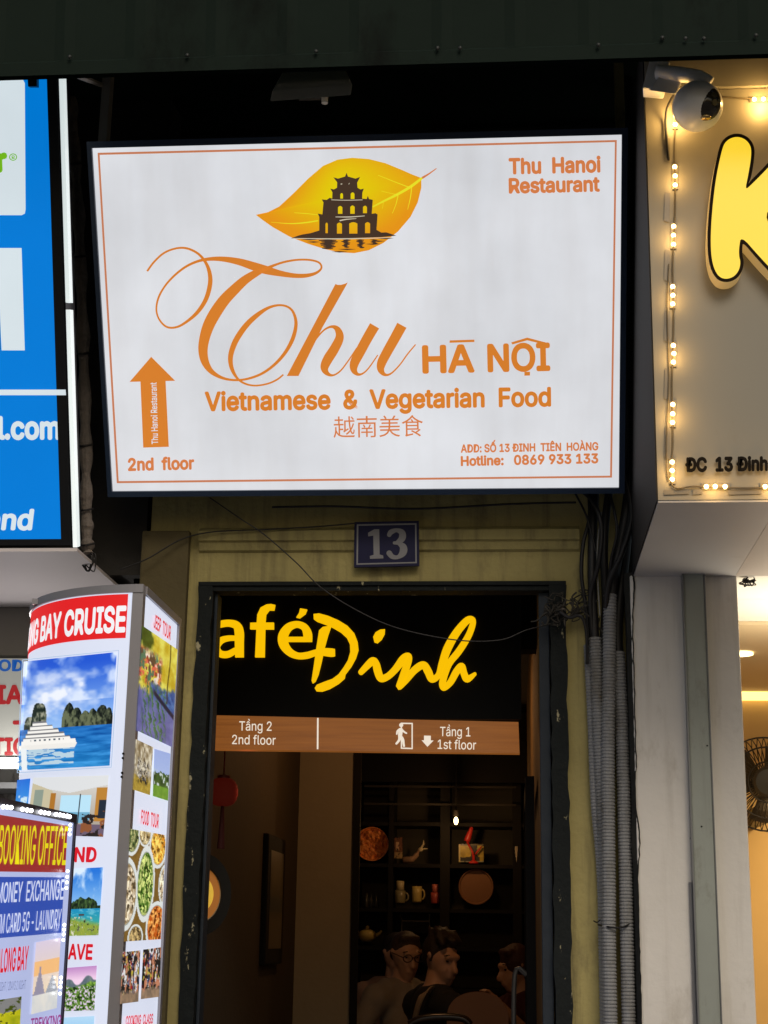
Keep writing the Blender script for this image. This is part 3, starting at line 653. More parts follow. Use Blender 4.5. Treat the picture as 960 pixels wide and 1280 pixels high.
def p_jeep(u, v):
    n = fbm(u, v*1.4, 7, 11, 5); f2 = fbm(u, v*1.6, 16, 5, 4); C = mixc((.72,.62,.16), (.86,.84,.38), sf(n, .5, .4)); put(C, sf(v, .8+.2*(n-.5))*sf(-u, -.3+.2*(n-.5)), mixc((.08,.18,.07), (.3,.4,.16), f2))
    bandm = sf(v, .5, .06)*sf(-v, -.8, .08)*sf(-u, -.58, .1)
    for c, sd, th in (((.82,.36,.30), 21, .5), ((.92,.84,.78), 33, .57), ((.55,.2,.2), 47, .57), ((.25,.42,.34), 61, .58), ((.3,.22,.2), 75, .6)): put(C, bandm*sf(fbm(u, v*1.3, 11, sd, 4), th, .05), c)
    put(C, sf(-v, -.54+.1*(n-.5), .04)*sf(u, .3), mixc((.12,.2,.45), (.38,.52,.72), f2)); put(C, sf(-v, -.44+.12*u+.1*(f2-.5), .05), mixc((.25,.27,.5), (.52,.53,.72), n))
    lf = np.sin((u*2.4+v*1.1)*20+9*f2+4*n); put(C, sf(lf, .3, .5)*sf(-v, -.52+.1*(n-.5), .08)*sf(-abs(u-.45), -.33, .1), mixc((.07,.22,.14), (.45,.62,.42), f2)); put(C, sf(-abs(u-.8-.02*np.sin(v*9)), -.014, .01)*(v > .4), (.25,.2,.1)); put(C, sf(-abs(v-.55+.25*u), -.025, .02)*sf(u, .4), (.12,.13,.22)); return C
def p_moto(u, v):
    n = fbm(u, v, 9, 13, 5); f2 = fbm(u, v, 18, 23, 4); C = mixc((.5,.44,.32), (.86,.83,.74), sf(n, .5, .35)); put(C, sf(-v, -.3+.2*(n-.5)), mixc((.55,.45,.16), (.78,.68,.3), f2)); put(C, sf(f2, .5, .06)*sf(-abs(u-.5), -.32, .1)*sf(-abs(v-.42), -.24, .08), (.13,.12,.11)); put(C, sf(f2, .62, .05)*sf(-abs(v-.45), -.2), (.72,.7,.66)); put(C, sf(-abs(u-.75+v*.3+.05*np.sin(v*14)), -.02, .02)*(v > .5), (.33,.27,.18)); put(C, sf(-abs(u-.3+v*.4-.3), -.015, .02)*(v > .55), (.36,.3,.2)); return C
def p_green(u, v):
    n = fbm(u, v, 9, 15); C = mixc((.72,.78,.92), (.6,.68,.88), v); put(C, v < .55+.2*(n-.5), mixc((.08,.16,.07), (.4,.52,.25), n)); put(C, v < .25, mixc((.32,.5,.15), (.5,.66,.25), n)); put(C, (vnoise(u, v, 14, 3) > .75) & (v < .6) & (v > .25), (.75,.8,.78)); return C
def p_food(u, v):
    n = fbm(u, v, 22, 17, 4); C = mixc((.42,.32,.14), (.55,.42,.2), n)
    def dish(cx, cy, rx, ry, col1, col2, rim=1.22):
        d = ((u-cx)/rx)**2+((v-cy)/ry)**2; put(C, d < rim**2, (.86,.88,.87)); put(C, d < 1.08, (.62,.64,.6)); put(C, d < 1, mixc(col1, col2, sf(n, .5, .22)))
        put(C, (d < .9)*sf(fbm(u+cx, v, 30, 77, 3), .6, .06), [c*1.25 for c in col2]); put(C, (d < .9)*sf(fbm(u, v+cy, 30, 97, 3), .62, .06), [c*.5 for c in col1])
    dish(-.02, .42, .27, .27, (.62,.52,.36), (.82,.76,.66)); dish(.06, .97, .2, .17, (.28,.38,.2), (.62,.62,.42)); dish(.42, .98, .15, .1, (.6,.5,.3), (.8,.75,.6)); dish(.8, .88, .2, .17, (.85,.55,.12), (.88,.72,.35)); dish(.86, .12, .24, .2, (.75,.34,.1), (.86,.58,.3)); dish(.3, .03, .17, .1, (.4,.32,.2), (.7,.6,.4)); dish(1.02, .52, .13, .16, (.8,.7,.55), (.86,.8,.7)); dish(.5, .52, .21, .29, (.25,.42,.12), (.74,.78,.46)); return C
def p_crowd(s):
    def f_(u, v):
        n = fbm(u, v, 8, s, 5); C = mixc((.3,.22,.15), (.8,.72,.62), sf(n, .5, .3))
        for i, c in enumerate(((.6,.14,.12), (.75,.68,.25), (.2,.22,.38), (.87,.87,.88), (.1,.09,.08), (.75,.5,.38), (.15,.14,.13))): put(C, sf(fbm(u*1.2, v*.7, 10, s+i*7, 4), .57, .04), c)
        put(C, sf(-v, -.2+.2*(n-.5)), mixc((.4,.35,.3), (.72,.58,.45), n)); return C
    return f_
def p_sunset(u, v):
    C = mixc((.95,.85,.65), (.85,.8,.88), v); n = fbm(u, v, 6, 31); put(C, (abs(v-.62) < .1), (.95,.74,.5)); put(C, (v < .28+.38*np.clip(1-abs(u-.25)/.2, 0, 1)*(.8+.4*n)) & (u < .5), (.58,.56,.64)); put(C, (v < .25+.25*np.clip(1-abs(u-.75)/.25, 0, 1)), (.62,.64,.68)); put(C, v < .25, mixc((.78,.8,.82), (.9,.88,.84), n)); return C
def p_yellow(u, v):
    n = fbm(u, v, 8, 33); C = mixc((.5,.55,.06), (.9,.85,.12), n); put(C, v > .8-.2*n, (.5,.5,.5)); put(C, n > .66, (.25,.3,.05)); return C
def kpic(name, q, fn, S=SK, lab=None): return picture(name, S, q, fn, PM, ki, off=.003, res=1.4)
def kframe(q, S):   # thin pale rule round the first photo
    b = MB()
    for a, c in zip(q, q[1:]+q[:1]): b.stroke([(a[0], a[1], .8), ((a[0]+c[0])/2, (a[1]+c[1])/2, .8), (c[0], c[1], .8)], S, .004)
    return b
kpic('tour_photo', [(29.5,827),(146,815),(137,957),(22.5,963)], p_cruise)
kpic('tour_photo', [(42,972),(136,969),(129,1046),(32,1043)], p_cabin)
kpic('tour_photo', [(21.5,975),(38,973),(35,1006),(19,1008)], p_blue)
kpic('tour_photo', [(91,1086),(129,1084),(123,1169),(84,1170)], p_beach)
kpic('tour_photo', [(82,1210),(121,1207),(118,1263),(77,1264)], p_flower)
kpic('tour_photo', [(79,1272),(118,1270),(114,1340),(73,1342)], p_sea)
kframe([(28,825),(148.5,813),(139,959),(21.5,966)], SK).obj('photo_border', lightbox('pale_blue_rule', rgb(170, 196, 226), .9), ki)
kpic('tour_photo', [(178,782),(222,812),(215,934),(171,913)], p_jeep, SR)
kpic('tour_photo', [(170,924),(191.5,934),(187.5,994),(166.5,987)], p_moto, SR)
kpic('tour_photo', [(193,936),(213,942),(210,1001),(191,995)], p_green, SR)
kpic('tour_photo', [(163,1036),(207.5,1044),(201,1174),(155,1177)], p_food, SR)
kpic('tour_photo', [(153.5,1190),(175.5,1188),(173,1252),(150,1255)], p_crowd(41), SR)
kpic('tour_photo', [(179,1187),(201.5,1184),(199,1246),(176,1249)], p_crowd(57), SR)
for t, a, c_, cap in (('JEEP  TOUR', (192, 784), (213, 800), 17), ('FOOD  TOUR', (176, 1029), (198, 1035), 17), ('COOKING  CLASS', (157, 1282), (191, 1279), 12)):
    text(t, SR, a, c_, cap, .02, off=.002, updir=(.06, -1)).obj('lettering', KRD, ki)

# ------------------------------------------------------------------ booking office lightbox in front of the kiosk
bp = W(87, 1100, 3.25); bd_ = ray(800, 1098); bx = bd_.normalized(); bx = Vector((bx.x, bx.y, 0)).normalized(); bn = bx.cross(Vector((0, 0, 1)))
if bn.dot(ray(50, 1100)) > 0: bn = -bn
SO = Plane(bp, bn)
bo = thing('booking_board', 'lit booking office board edged with small white LEDs, in front of the kiosk', 'sign', Vector((bp.x, bp.y, 0)))
zt_ = SO.at(88, 1028).z
def OB(a, z, c): return Vector((bp.x, bp.y, 0))+bx*a+Vector((0, 0, z))+bn*c
def oslab(mb, a0, a1, z0, z1, c0, c1): return mb.hexa([OB(a0,z0,c0),OB(a1,z0,c0),OB(a1,z1,c0),OB(a0,z1,c0)], [OB(a0,z0,c1),OB(a1,z0,c1),OB(a1,z1,c1),OB(a0,z1,c1)])
b = oslab(MB(), -.9, 0, .25, zt_, -.06, 0); b.obj('light_panel', lightbox('lilac_white_film', rgb(176, 186, 226), .95), bo)
b = oslab(MB(), -.9, 0, zt_, zt_+.018, -.065, .005); oslab(b, 0, .007, .25, zt_+.018, -.065, .005); oslab(b, -.9, 0, .235, .25, -.065, .005); oslab(b, -.912, -.9, .235, zt_+.018, -.065, .005); b.obj('frame', mat('dark_violet_frame', (.03,.026,.04), .4), bo)
b = MB(); 
for a in (-.85, -.05): b.tube([OB(a, .236, -.03), OB(a, 0, -.03)], .015, 8); b.tube([OB(a, .015, -.18), OB(a, .015, .12)], .015, 8)
b.obj('stand', M['blkframe'], bo)
MB().poly([(-300,950),(0,1018.5),(84.5,1032),(81.5,1090.5),(0,1089.5),(-300,1085)], SO, .001).obj('red_band', lightbox('maroon_print', rgb(150, 44, 44), .95), bo)
MB().poly([(-300,1098),(0,1096),(80.5,1096.5),(76.5,1166),(0,1172.5),(-300,1196)], SO, .001).obj('blue_band', lightbox('navy_blue_print', rgb(48, 78, 172), .95), bo)
YT = lightbox('yellow_print', rgb(226, 214, 24), .95)
text('BOOKING OFFICE', SO, (-3, 1079.5), (82, 1081), 48, .004, off=.002, updir=(.08, -1)).obj('lettering', YT, bo)
text('MONEY  EXCHANGE', SO, (-4, 1128.5), (79, 1124), 25, .008, off=.002, updir=(.08, -1)).obj('lettering', lightbox('light_print', rgb(206, 214, 240), .95), bo)
text('SIM CARD 5G - LAUNDRY', SO, (-7.5, 1167.5), (75.5, 1160), 24, .004, off=.002, updir=(.08, -1)).obj('lettering', _m['light_print'], bo)
text('HALONG BAY', SO, (-9, 1216), (34.5, 1211), 29, .02, off=.002, updir=(.06, -1)).obj('lettering', KRD, bo)
text('2DAYS 1NIGHT / 2DAYS 2 NIGHT', SO, (-14, 1240), (32, 1236), 11, .0, off=.002, updir=(.06, -1)).obj('lettering', lightbox('slate_print', rgb(110, 120, 165), .95), bo)
text('TREKKING', SO, (38, 1287), (76, 1282), 14, .02, off=.002, updir=(.06, -1)).obj('lettering', lightbox('purple_print', rgb(150, 70, 140), .95), bo)
picture('tour_photo', SO, [(45,1178),(76,1172),(71,1260),(39,1268)], p_sunset, PM, bo, off=.002)
picture('tour_photo', SO, [(-40,1256),(27,1245.5),(24,1300),(-42,1312)], p_yellow, PM, bo, off=.002)
LEDW = mat('white_led', (.9,.9,.95), .3, emit=5, ecol=(.92, .95, 1))
for x, y in ((4,1008.5),(9,1009),(14,1009.5),(28,1011.5),(34,1012.5),(39,1013.3),(51,1015),(56,1016),(61,1016.6),(70,1018),(75,1018.6),(79,1019.3),(84,1020),(87,1021)):
    MB().sphere(SO.at(x, y, .009), .0042, 8, 6).obj('led', LEDW, bo, smooth=True)
for x, y in ((94.5,1031),(94,1037),(93.5,1043),(91,1089),(90.5,1096),(90,1103),(89.5,1110),(87,1156),(86.5,1162),(86,1168),(85.5,1175),(82.8,1222),(82.4,1228),(82,1234),(81.6,1242)):
    x -= 6.5
    MB().sphere(SO.at(x, y, .009), .0032, 8, 6).obj('led', LEDW, bo, smooth=True)

# ------------------------------------------------------------------ house number plaque
YP = YF-.036
pl = thing('house_number_plaque', 'small navy enamel house number plaque reading 13 above the door', 'sign', W(483, 709, YP))
S = front(YP)
qd = [(443,652.5),(523.5,651),(524,707),(442.5,709)]
NV = mat('navy_enamel', (.010,.011,.055), .5, var=.2, spec=.2); GW = mat('grey_white_enamel', (.24,.24,.26), .5, var=.15, scale=20)
MB().poly(qd, S, 0, .012).obj('plate', NV, pl)
MB().poly([[(446,655.5),(520.5,654),(521,704),(445.5,706)], [(448,657.2),(518.8,655.8),(519.2,702.3),(447.4,704.2)]], S, .001).obj('border_line', GW, pl)
b = MB()
b.poly([(460,666),(468,661.5),(474,661.5),(474.5,693),(479,694.5),(479.2,698),(462.5,698.5),(462.3,695),(467,693.5),(466.6,669.5),(460.3,670.5)], S, .0015)
b.stroke([(486.5,668.5,5.5),(489,665,6.5),(496,662.8,5),(502.5,666,8),(502.5,673,8.5),(496.5,678.3,5)], S, .0015, rnd=True)
b.stroke([(493,678.6,4),(498.5,679.2,5),(504,684,9),(503.5,691,9),(497.5,696.3,5),(490.5,695.8,6),(486.5,691.5,7)], S, .0016, rnd=True)
b.obj('lettering', GW, pl)

# ------------------------------------------------------------------ cafe sign inside the doorway
YC = 5.3
cs = thing('cafe_sign', 'black box sign with glowing yellow brush lettering hung inside the doorway', 'sign', W(460, 942, YC))
xa, xb = W(229, 850, YC).x, W(650, 850, YC).x
z0, z1, z2 = W(460, 938, YC).z, W(460, 898.5, YC).z, W(460, 700, YC).z
MB().box((xa, YC, z1), (xb, YC+.2, z2)).obj('box', M['blackmatte'], cs)
# wood strip, following its slightly sagging lower edge
S = front(YC-.012); WD = None
m = mat('backlit_wood_strip', (.08,.03,.01), .4, emit=.85, ecol=rgb(134, 76, 34)); t = m.node_tree
wv = t.nodes.new('ShaderNodeTexNoise'); mp = t.nodes.new('ShaderNodeMapping'); mp.inputs['Scale'].default_value = (2.2, 1, 60); ge = t.nodes.new('ShaderNodeNewGeometry')
t.links.new(ge.outputs['Position'], mp.inputs[0]); t.links.new(mp.outputs[0], wv.inputs['Vector']); wv.inputs['Scale'].default_value = 2; wv.inputs['Detail'].default_value = 4
rp = t.nodes.new('ShaderNodeValToRGB'); rp.color_ramp.elements[0].color = (*rgb(122, 70, 28), 1); rp.color_ramp.elements[1].color = (*rgb(142, 84, 34), 1); rp.color_ramp.elements[0].position = .3; rp.color_ramp.elements[1].position = .7
t.links.new(wv.outputs['Fac'], rp.inputs[0]); t.links.new(rp.outputs[0], t.nodes['Principled BSDF'].inputs['Emission Color'])
ws = MB().poly([(229,893),(268,894),(648,902.5),(649.5,941.5),(268,936.5),(229,936)], S, 0, .05).obj('direction_strip', m, cs)
MB().box((xb, YC, z1+.002), (xb+.004, YC+.2, z2)).obj('end_plate', M['black'], cs)
SW = lightbox('warm_white_print', rgb(238, 226, 208), .95)
def cst(tx, a, c_, cap, bold=.004): text(tx, S, a, c_, cap, bold, off=.002).obj('lettering', SW, ws)
cst('Tầng 2', (299, 913), (339.5, 913.5), 11.5); cst('2nd floor', (290, 930), (344.5, 931), 11.5)
cst('Tầng 1', (550, 920), (588, 920.5), 11.5); cst('1st floor', (547, 936), (595, 937), 11.5)
MB().poly([(396.3,897.5),(398.3,897.5),(398,936.5),(396,936.5)], S, .002).obj('divider_line', SW, ws)
b = MB().poly([[(501,903.3),(516,903.6),(516,936.5),(501,936)], [(502.6,905),(514.4,905.2),(514.4,934.8),(502.6,934.4)]], S, .002)
b.obj('door_symbol', SW, ws)
b = MB()
b.poly([(501.5+2.6*math.cos(a*math.pi/6), 906.3+2.6*math.sin(a*math.pi/6)) for a in range(12)], S, .003)
b.stroke([(501,910.5,5),(500.5,915,5.6),(500,920,5)], S, .003); b.stroke([(500,919.5,3.6),(503.5,924,3.2),(504.5,930,2.8),(505,932.5,2.6)], S, .0032, rnd=True); b.stroke([(499.5,920,3.6),(499,925,3.2),(495.5,929.5,2.6)], S, .0034, rnd=True)
b.stroke([(501,911,2.6),(497,913.5,2.2),(496,917.5,2)], S, .0036, rnd=True); b.stroke([(501.5,911.5,2.6),(505.5,915,2.2),(508,916.5,2)], S, .0038, rnd=True)
b.obj('walking_figure_symbol', SW, ws)
MB().poly([(530,919.5),(538.5,919.7),(538.5,925.5),(542,925.6),(534.3,933.5),(527,925.3),(530,925.4)], S, .002).obj('arrow', SW, ws)
YE = mat('yellow_acrylic_letter', (.04,.025,0), .5, spec=.1, emit=.95, ecol=rgb(255, 196, 4), var=.03)
S = front(YC-.002); b = MB(); k1 = lambda p: sc(p, 5.333, 260, 740); k2 = lambda p: sc(p, 5.333, 430, 750); o = .012
def st(p, k_):
    global o
    o += .0003; b.stroke(k_(p), S, o, .012, rnd=True)
st([(0,275,36),(-20,235,40),(-60,215,44),(-105,240,48),(-125,315,52),(-105,390,50),(-60,425,44),(-20,400,40),(0,355,36)], k1)   # C, behind the jamb
b.stroke(k1([(40,228,38),(85,212,42),(140,206,44),(190,222,54),(206,265,60),(207,340,58),(208,433,56)]), S, .0125, .012); b.stroke(k1([(205,308,30),(140,306,34),(85,322,40),(52,365,50),(78,408,46),(130,414,42),(185,385,36)]), S, .0129, .012)
b.poly([p[:2] for p in k1([(447,85),(440,121),(408,120),(386,148),(381,203),(438,203),(438,247),(380,247),(376,433),(313,433),(322,247),(280,246),(281,204),(324,203),(328,150),(350,103),(390,82),(420,79)])], S, .0131, .012)
st([(530,314,32),(600,314,32),(664,314,32)], k1)
b.stroke(k1([(664,330,56),(662,275,58),(640,232,48),(590,214,42),(535,235,52),(500,290,64),(505,350,64),(545,400,52),(600,424,42),(660,420,42),(710,405,40),(760,398,48),(820,402,54),(845,402,46)]), S, .0137, .012, rnd=False)
b.poly([p[:2] for p in k1([(614,108),(660,116),(648,145),(610,173),(588,168),(606,140)])], S, .0128, .012)
b.poly([p[:2] for p in k1([(740,255),(765,232),(822,222),(800,285),(775,375),(755,470),(735,550),(715,595),(697,608),(690,590),(705,490),(722,370)])], S, .0141, .012)
b.poly([p[:2] for p in k1([(703,146),(740,142),(800,158),(870,188),(930,225),(975,275),(996,330),(1002,385),(985,440),(955,495),(915,548),(910,575),(870,610),(810,645),(760,662),(722,660),(711,640),(725,618),(775,598),(830,578),(870,548),(905,500),(932,455),(948,400),(946,350),(925,305),(885,268),(830,236),(780,215),(725,195),(705,180)])], S, .0145, .012)
st([(112,480,34),(150,440,42),(190,405,48),(212,425,50),(225,475,52),(245,520,48),(290,508,42),(340,462,44),(395,392,52),(428,372,42),(432,400,40),(412,455,48),(388,530,52),(366,578,38),(410,535,40),(470,465,46),(528,432,48),(560,475,52),(585,525,46),(628,500,38),(655,420,48),(690,320,54),(750,215,50),(820,135,44),(858,130,36),(855,170,40),(825,245,42),(765,340,44),(705,415,42),(672,490,44),(655,560,44),(668,585,34),(710,545,42),(750,475,46),(784,440,44),(800,490,46),(822,525,44),(872,492,22)], k2)
b.poly([p[:2] for p in k2([(194,245),(210,215),(240,197),(272,194),(270,225),(250,262),(222,286),(202,280)])], S, .0128, .012)
b.obj('lettering', YE, cs)

# ------------------------------------------------------------------ conduits, cables and wires at the right of the door
CG = 'grey corrugated conduits bundled beside the doorway'
def conduit(pts, r, label):
    P = []; base = cr(pts, 40); L = [0]
    for a, c_ in zip(base, base[1:]): L.append(L[-1]+(c_-a).length)
    n = int(L[-1]/.0033); ii = 0
    for k in range(n+1):
        s = L[-1]*k/n
        while ii < len(L)-2 and L[ii+1] < s: ii += 1
        P.append(base[ii].lerp(base[ii+1], (s-L[ii])/(L[ii+1]-L[ii]+1e-9)))
    R = [r*(1.0 if k % 3 else .86) for k in range(n+1)]
    o = MB().tube(P, R, 14).obj('conduit', M['conduit'], smooth=False); tag(o, label, 'conduit', CG); return o
def down(px0, py0, px1, py1, Y, k=.02): return [W(px0, py0, Y), W(px0*.72+px1*.28, py0*.72+py1*.28, Y), W(px1, py1, Y)]
def fl_(p): q = p.copy(); q.z = 0; return q
a = [W(763, 743, 4.67), W(761, 850, 4.67), W(760, 960, 4.67), W(761, 1100, 4.67), W(763, 1280, 4.67)]; conduit(a+[fl_(a[-1])], .0205, 'thick grey corrugated conduit reaching highest in the middle of the bundle')
a = [W(744, 797, 4.69), W(748, 900, 4.69), W(753, 1000, 4.70), W(757, 1100, 4.71), W(760, 1280, 4.715)]; conduit(a+[fl_(a[-1])], .0195, 'grey corrugated conduit at the left of the bundle, swinging behind its neighbour')
a = [W(773, 815, 4.695), W(777, 900, 4.69), W(781, 1050, 4.685), W(786, 1280, 4.68)]; conduit(a+[fl_(a[-1])], .0205, 'grey corrugated conduit at the right of the bundle beside the white pillar')
a = [W(735, 806, 4.715), W(740, 900, 4.715), W(744, 1000, 4.718), W(752, 1100, 4.728), W(756, 1280, 4.732)]; conduit(a+[fl_(a[-1])], .0145, 'thin grey corrugated conduit leftmost in the bundle, against the yellow wall')
CB = 'black cables dropping from the big sign into the conduits'
def cable(pts, r, label, m='cable', grp=CB, cat='cable', nm='cable', wob=0):
    o = MB().tube(cr(pts, 12), r, 10).obj(nm, M[m], smooth=True); return tag(o, label, cat, grp)
cable([W(745,600,4.72), W(741,660,4.7), W(740,720,4.69), W(743,790,4.69), W(745,830,4.69)], .014, 'thick black cable above the left conduit of the bundle')
cable([W(765,590,4.7), W(757,650,4.69), W(755,700,4.68), W(757,760,4.70), W(752,820,4.705)], .0125, 'black cable running down between the two tallest conduits')
cable([W(792,560,4.66), W(783,640,4.66), W(773,690,4.665), W(764,745,4.67), W(763,770,4.67)], .0165, 'thickest black cable slanting into the tallest conduit')
cable([W(786,100,4.7), W(796,300,4.68), W(796,480,4.68), W(786,620,4.69), W(782,680,4.7), W(772,780,4.705), W(774,830,4.696)], .017, 'long black cable down the right edge of the big sign')
cable([W(735,600,4.71), W(737,645,4.7), W(729,680,4.69), W(727,720,4.69), W(734,770,4.70), W(737,815,4.715)], .0062, 'slim black cable bowing out to the left above the thin conduit')
cable([W(752,640,4.66), W(747,680,4.665), W(747,720,4.665), W(750,770,4.67)], .002, 'hair thin pale wire between the black cables', 'greycable')
cable([W(718,615,4.69), W(731,640,4.68), W(738,662,4.68), W(745,690,4.68)], .0035, 'slim black wire kinking from under the sign towards the cables')
cable([W(778,585,4.62), W(790,640,4.60), W(778,690,4.61), W(762,725,4.63), W(757,760,4.66)], .0085, 'loose black cable looping out in front of the tallest conduit')
cable([W(726,612,4.68), W(742,628,4.64), W(752,660,4.63), W(748,705,4.64), W(738,745,4.67), W(741,800,4.69)], .0075, 'loose black cable crossing in front of the left conduits')
cable([W(757,600,4.66), W(768,640,4.63), W(771,668,4.63), W(764,700,4.65), W(759,745,4.68)], .005, 'slim brown black cable twisting between the thick cables')
cable([W(700,765,4.68), W(712,772,4.67), W(726,770,4.66), W(733,790,4.67), W(734,830,4.69)], .005, 'short black cable hanging from the wire knot to the thin conduit')
b = MB()
for i in range(30):
    c = W(random.uniform(690, 738), random.uniform(738, 768), 4.70+random.uniform(-.02, .015)); pts = [c]
    for j in range(5): pts.append(pts[-1]+Vector((random.uniform(-.028,.028), random.uniform(-.01,.01), random.uniform(-.028,.02))))
    b.tube(cr(pts, 4), random.choice((.0016, .0022, .003)), 6)
tag(b.obj('wire_tangle', mat('dusty_wire', (.04,.036,.03), .8, var=.6, scale=40, spots=(.16,.14,.11), spot_scale=30)), 'dusty knot of thin wires at the top right corner of the door frame', 'wires')
WG = 'thin black wires strung over the doorway'
cable([W(150,712,4.66), W(185,698,4.67), W(225,675,4.69), W(265,665,4.70), W(330,662,4.705), W(400,658,4.705), W(445,654,4.70)], .0022, 'thin wire rising from the left wall to the number plaque', grp=WG, nm='wire')
cable([W(262,622,4.66), W(300,648,4.64), W(330,668,4.63), W(370,703,4.62), W(402,735,4.60), W(450,765,4.6), W(500,786,4.6), W(570,800,4.6), W(625,800,4.6), W(660,787,4.62), W(700,778,4.68)], .0019, 'thin wire sagging from the sign across the yellow cafe lettering', grp=WG, nm='wire')
cable([W(340,634,4.70), W(420,633,4.69), W(520,636,4.69), W(640,630,4.69), W(720,628,4.69)], .0035, 'wire lying along the underside of the big sign', grp=WG, nm='wire')
# tie and loose ends on the conduits
b = MB(); b.tube(cr([W(748,1156,4.70), W(762,1159,4.645), W(778,1159,4.65), W(792,1152,4.68), W(799,1145,4.69), W(796,1160,4.7)], 6), .003, 6); b.tube(cr([W(750,1150,4.7), W(746,1153,4.68), W(742,1151,4.67)], 4), .002, 5)
tag(b.obj('wire_tie', M['cable']), 'twisted wire tie round the conduits at waist of the bundle', 'wire')

# ------------------------------------------------------------------ shop on the right
YR = 4.63
rs = thing('right_shop', 'shop on the right with a white pillar and warm lit interior', 'building', (.6, YR, 0))
xp0, xp1 = W(792, 900, YR).x, W(938, 1100, YR).x
zf = 2.663
b = MB().box((xp0, YR, 0), (xp1, YR+.35, zf-.002)); b.obj('pillar', M['pillar'], rs, bevel=.006)
# shutter track on the pillar
x0, x1 = W(861, 950, YR).x, W(887, 950, YR).x
b = MB().box((x0, YR-.03, 0), (x1, YR-.001, zf-.003)); b.obj('shutter_track', M['strip'], rs, bevel=.003)
b = MB().box((x0-.004, YR-.034, 0), (x0, YR-.001, zf-.004)).box((x1, YR-.034, 0), (x1+.003, YR-.001, zf-.004)); b.obj('track_lip', mat('dark_track_edge', (.2,.21,.22), .4, .4), rs)
b = MB().box((x0-.013, YR-.012, 0), (x0-.005, YR-.001, W(862, 1103, YR).z)); b.obj('trunking', mat('grey_trunking', (.2,.2,.21), .5), rs)
b = MB()
for px, py, r in ((865,1048,.006),(865,1045,.004),(867,1069,.003),(868,1077,.003)): b.sphere(W(px, py, YR-.003), (r, .004, r*1.2), 8, 6)
for px, py in ((877,1033),(884,932)): b.sphere(W(px, py, YR-.032), .0025, 6, 5)
b.obj('screw_hole', M['mould'], rs)
# mouldy joint along the pillar's left edge
V = []; Fc = []; n = 160
for i in range(n+1):
    z = W(790, 715, YR).z*(1-i/n)+.0; wv_ = random.uniform(.004, .011)+(.022*max(0, math.sin(i*.14+1.2))**6*(i<90)+.012*(i < 36))
    V += [(xp0-.012, YR+.07, z), (xp0-.002+wv_*.4, YR-.004, z), (xp0-.004-wv_*.3, YR+.02, z)]
for i in range(n): Fc += [(i*3+1, i*3+2, i*3+5, i*3+4), (i*3+2, i*3, i*3+3, i*3+5)]
obj('mould_joint', V, Fc, M['mould'], rs)
# the box over the shop: front panel, left return, sloping soffit, top board
sb = thing('shop_signboard', 'cream signboard box edged with LEDs carrying the big glowing yellow letter', 'sign', (.5, 3.8, zf))
xs = .366; S = front(3.8)
zh = S.at(900, 112).z; ztp = 3.98
b = MB().box((xs, 3.8, zf), (2.2, 3.82, zh)); b.obj('front_panel', M['cream'], sb)
b = MB().box((xs, 3.79, zh+.003), (2.2, 3.82, ztp)); b.obj('header_board', M['cream'], sb)
b = MB().box((xs-.004, 3.8, zf-.002), (xs-.0005, YR, ztp)); b.obj('return_panel', mat('shaded_return', (.022,.022,.023), .7, spec=.15), sb)  # shade from sign and awning put into this dark colour
b = MB().box((xs, 3.802, zf-.006), (xp1-.005, YR+.3, zf-.001)); b.obj('soffit', M['greyclad'], sb)
b = MB().box((xp1-.004, 3.802, zf-.006), (2.2, YR, zf-.001)); b.obj('soffit', mat('warm_grey_cladding', (.48,.44,.41), .5, var=.05), sb)
S = front(3.8)
k4 = lambda p: [(q[0]/4+790, q[1]/4+60) for q in p]
K = [(455,492),(468,470),(490,452),(525,443),(560,452),(585,475),(597,505),(594,560),(580,640),(565,712),(600,680),(660,620),(720,555),(770,515),(820,500),(865,520),(885,565),(870,610),(820,665),(740,745),(656,838),(720,920),(800,1010),(870,1090),(890,1145),(865,1190),(815,1205),(765,1180),(700,1110),(630,1035),(545,938),(535,1000),(535,1040),(543,1070),(536,1110),(512,1142),(475,1156),(440,1148),(415,1115),(399,1060),(393,980),(396,880),(405,770),(420,650),(438,560)]
def grow(P, d):
    P = np.array(P, float); k = len(P); out = []
    area = sum(P[i, 0]*P[(i+1) % k, 1]-P[(i+1) % k, 0]*P[i, 1] for i in range(k)); sg = 1 if area > 0 else -1
    for i in range(k):
        e1 = P[i]-P[i-1]; e2 = P[(i+1) % k]-P[i]; n1 = np.array([e1[1], -e1[0]])/np.linalg.norm(e1); n2 = np.array([e2[1], -e2[0]])/np.linalg.norm(e2)
        nn = n1+n2; nn /= max(np.linalg.norm(nn), .3); c = max(.5, nn @ n1); out.append(tuple(P[i]+nn*d*sg/c))
    return out
def smoothloop(P, it=2):
    for _ in range(it):
        k = len(P); P = [q for i in range(k) for q in ((P[i][0]*.75+P[(i+1) % k][0]*.25, P[i][1]*.75+P[(i+1) % k][1]*.25), (P[i][0]*.25+P[(i+1) % k][0]*.75, P[i][1]*.25+P[(i+1) % k][1]*.75))]
    return P
Ks = smoothloop(k4(K)); Ko = smoothloop(grow(k4(K), 4.2))
kl = MB().poly(Ko, S, .048, .046).obj('letter_return', mat('cream_letter_return', (.6,.5,.3), .4, emit=.22, ecol=(1, .62, .2)), sb)
MB().poly([Ko, Ks], S, .0495).obj('letter_outline', mat('dark_brown_trim', (.02,.011,.004), .7, spec=.1), kl)
MB().poly(Ks, S, .0492).obj('letter_face', mat('yellow_letter_face', (.12,.09,.02), .35, emit=.95, ecol=rgb(255, 214, 46), var=.02), kl)
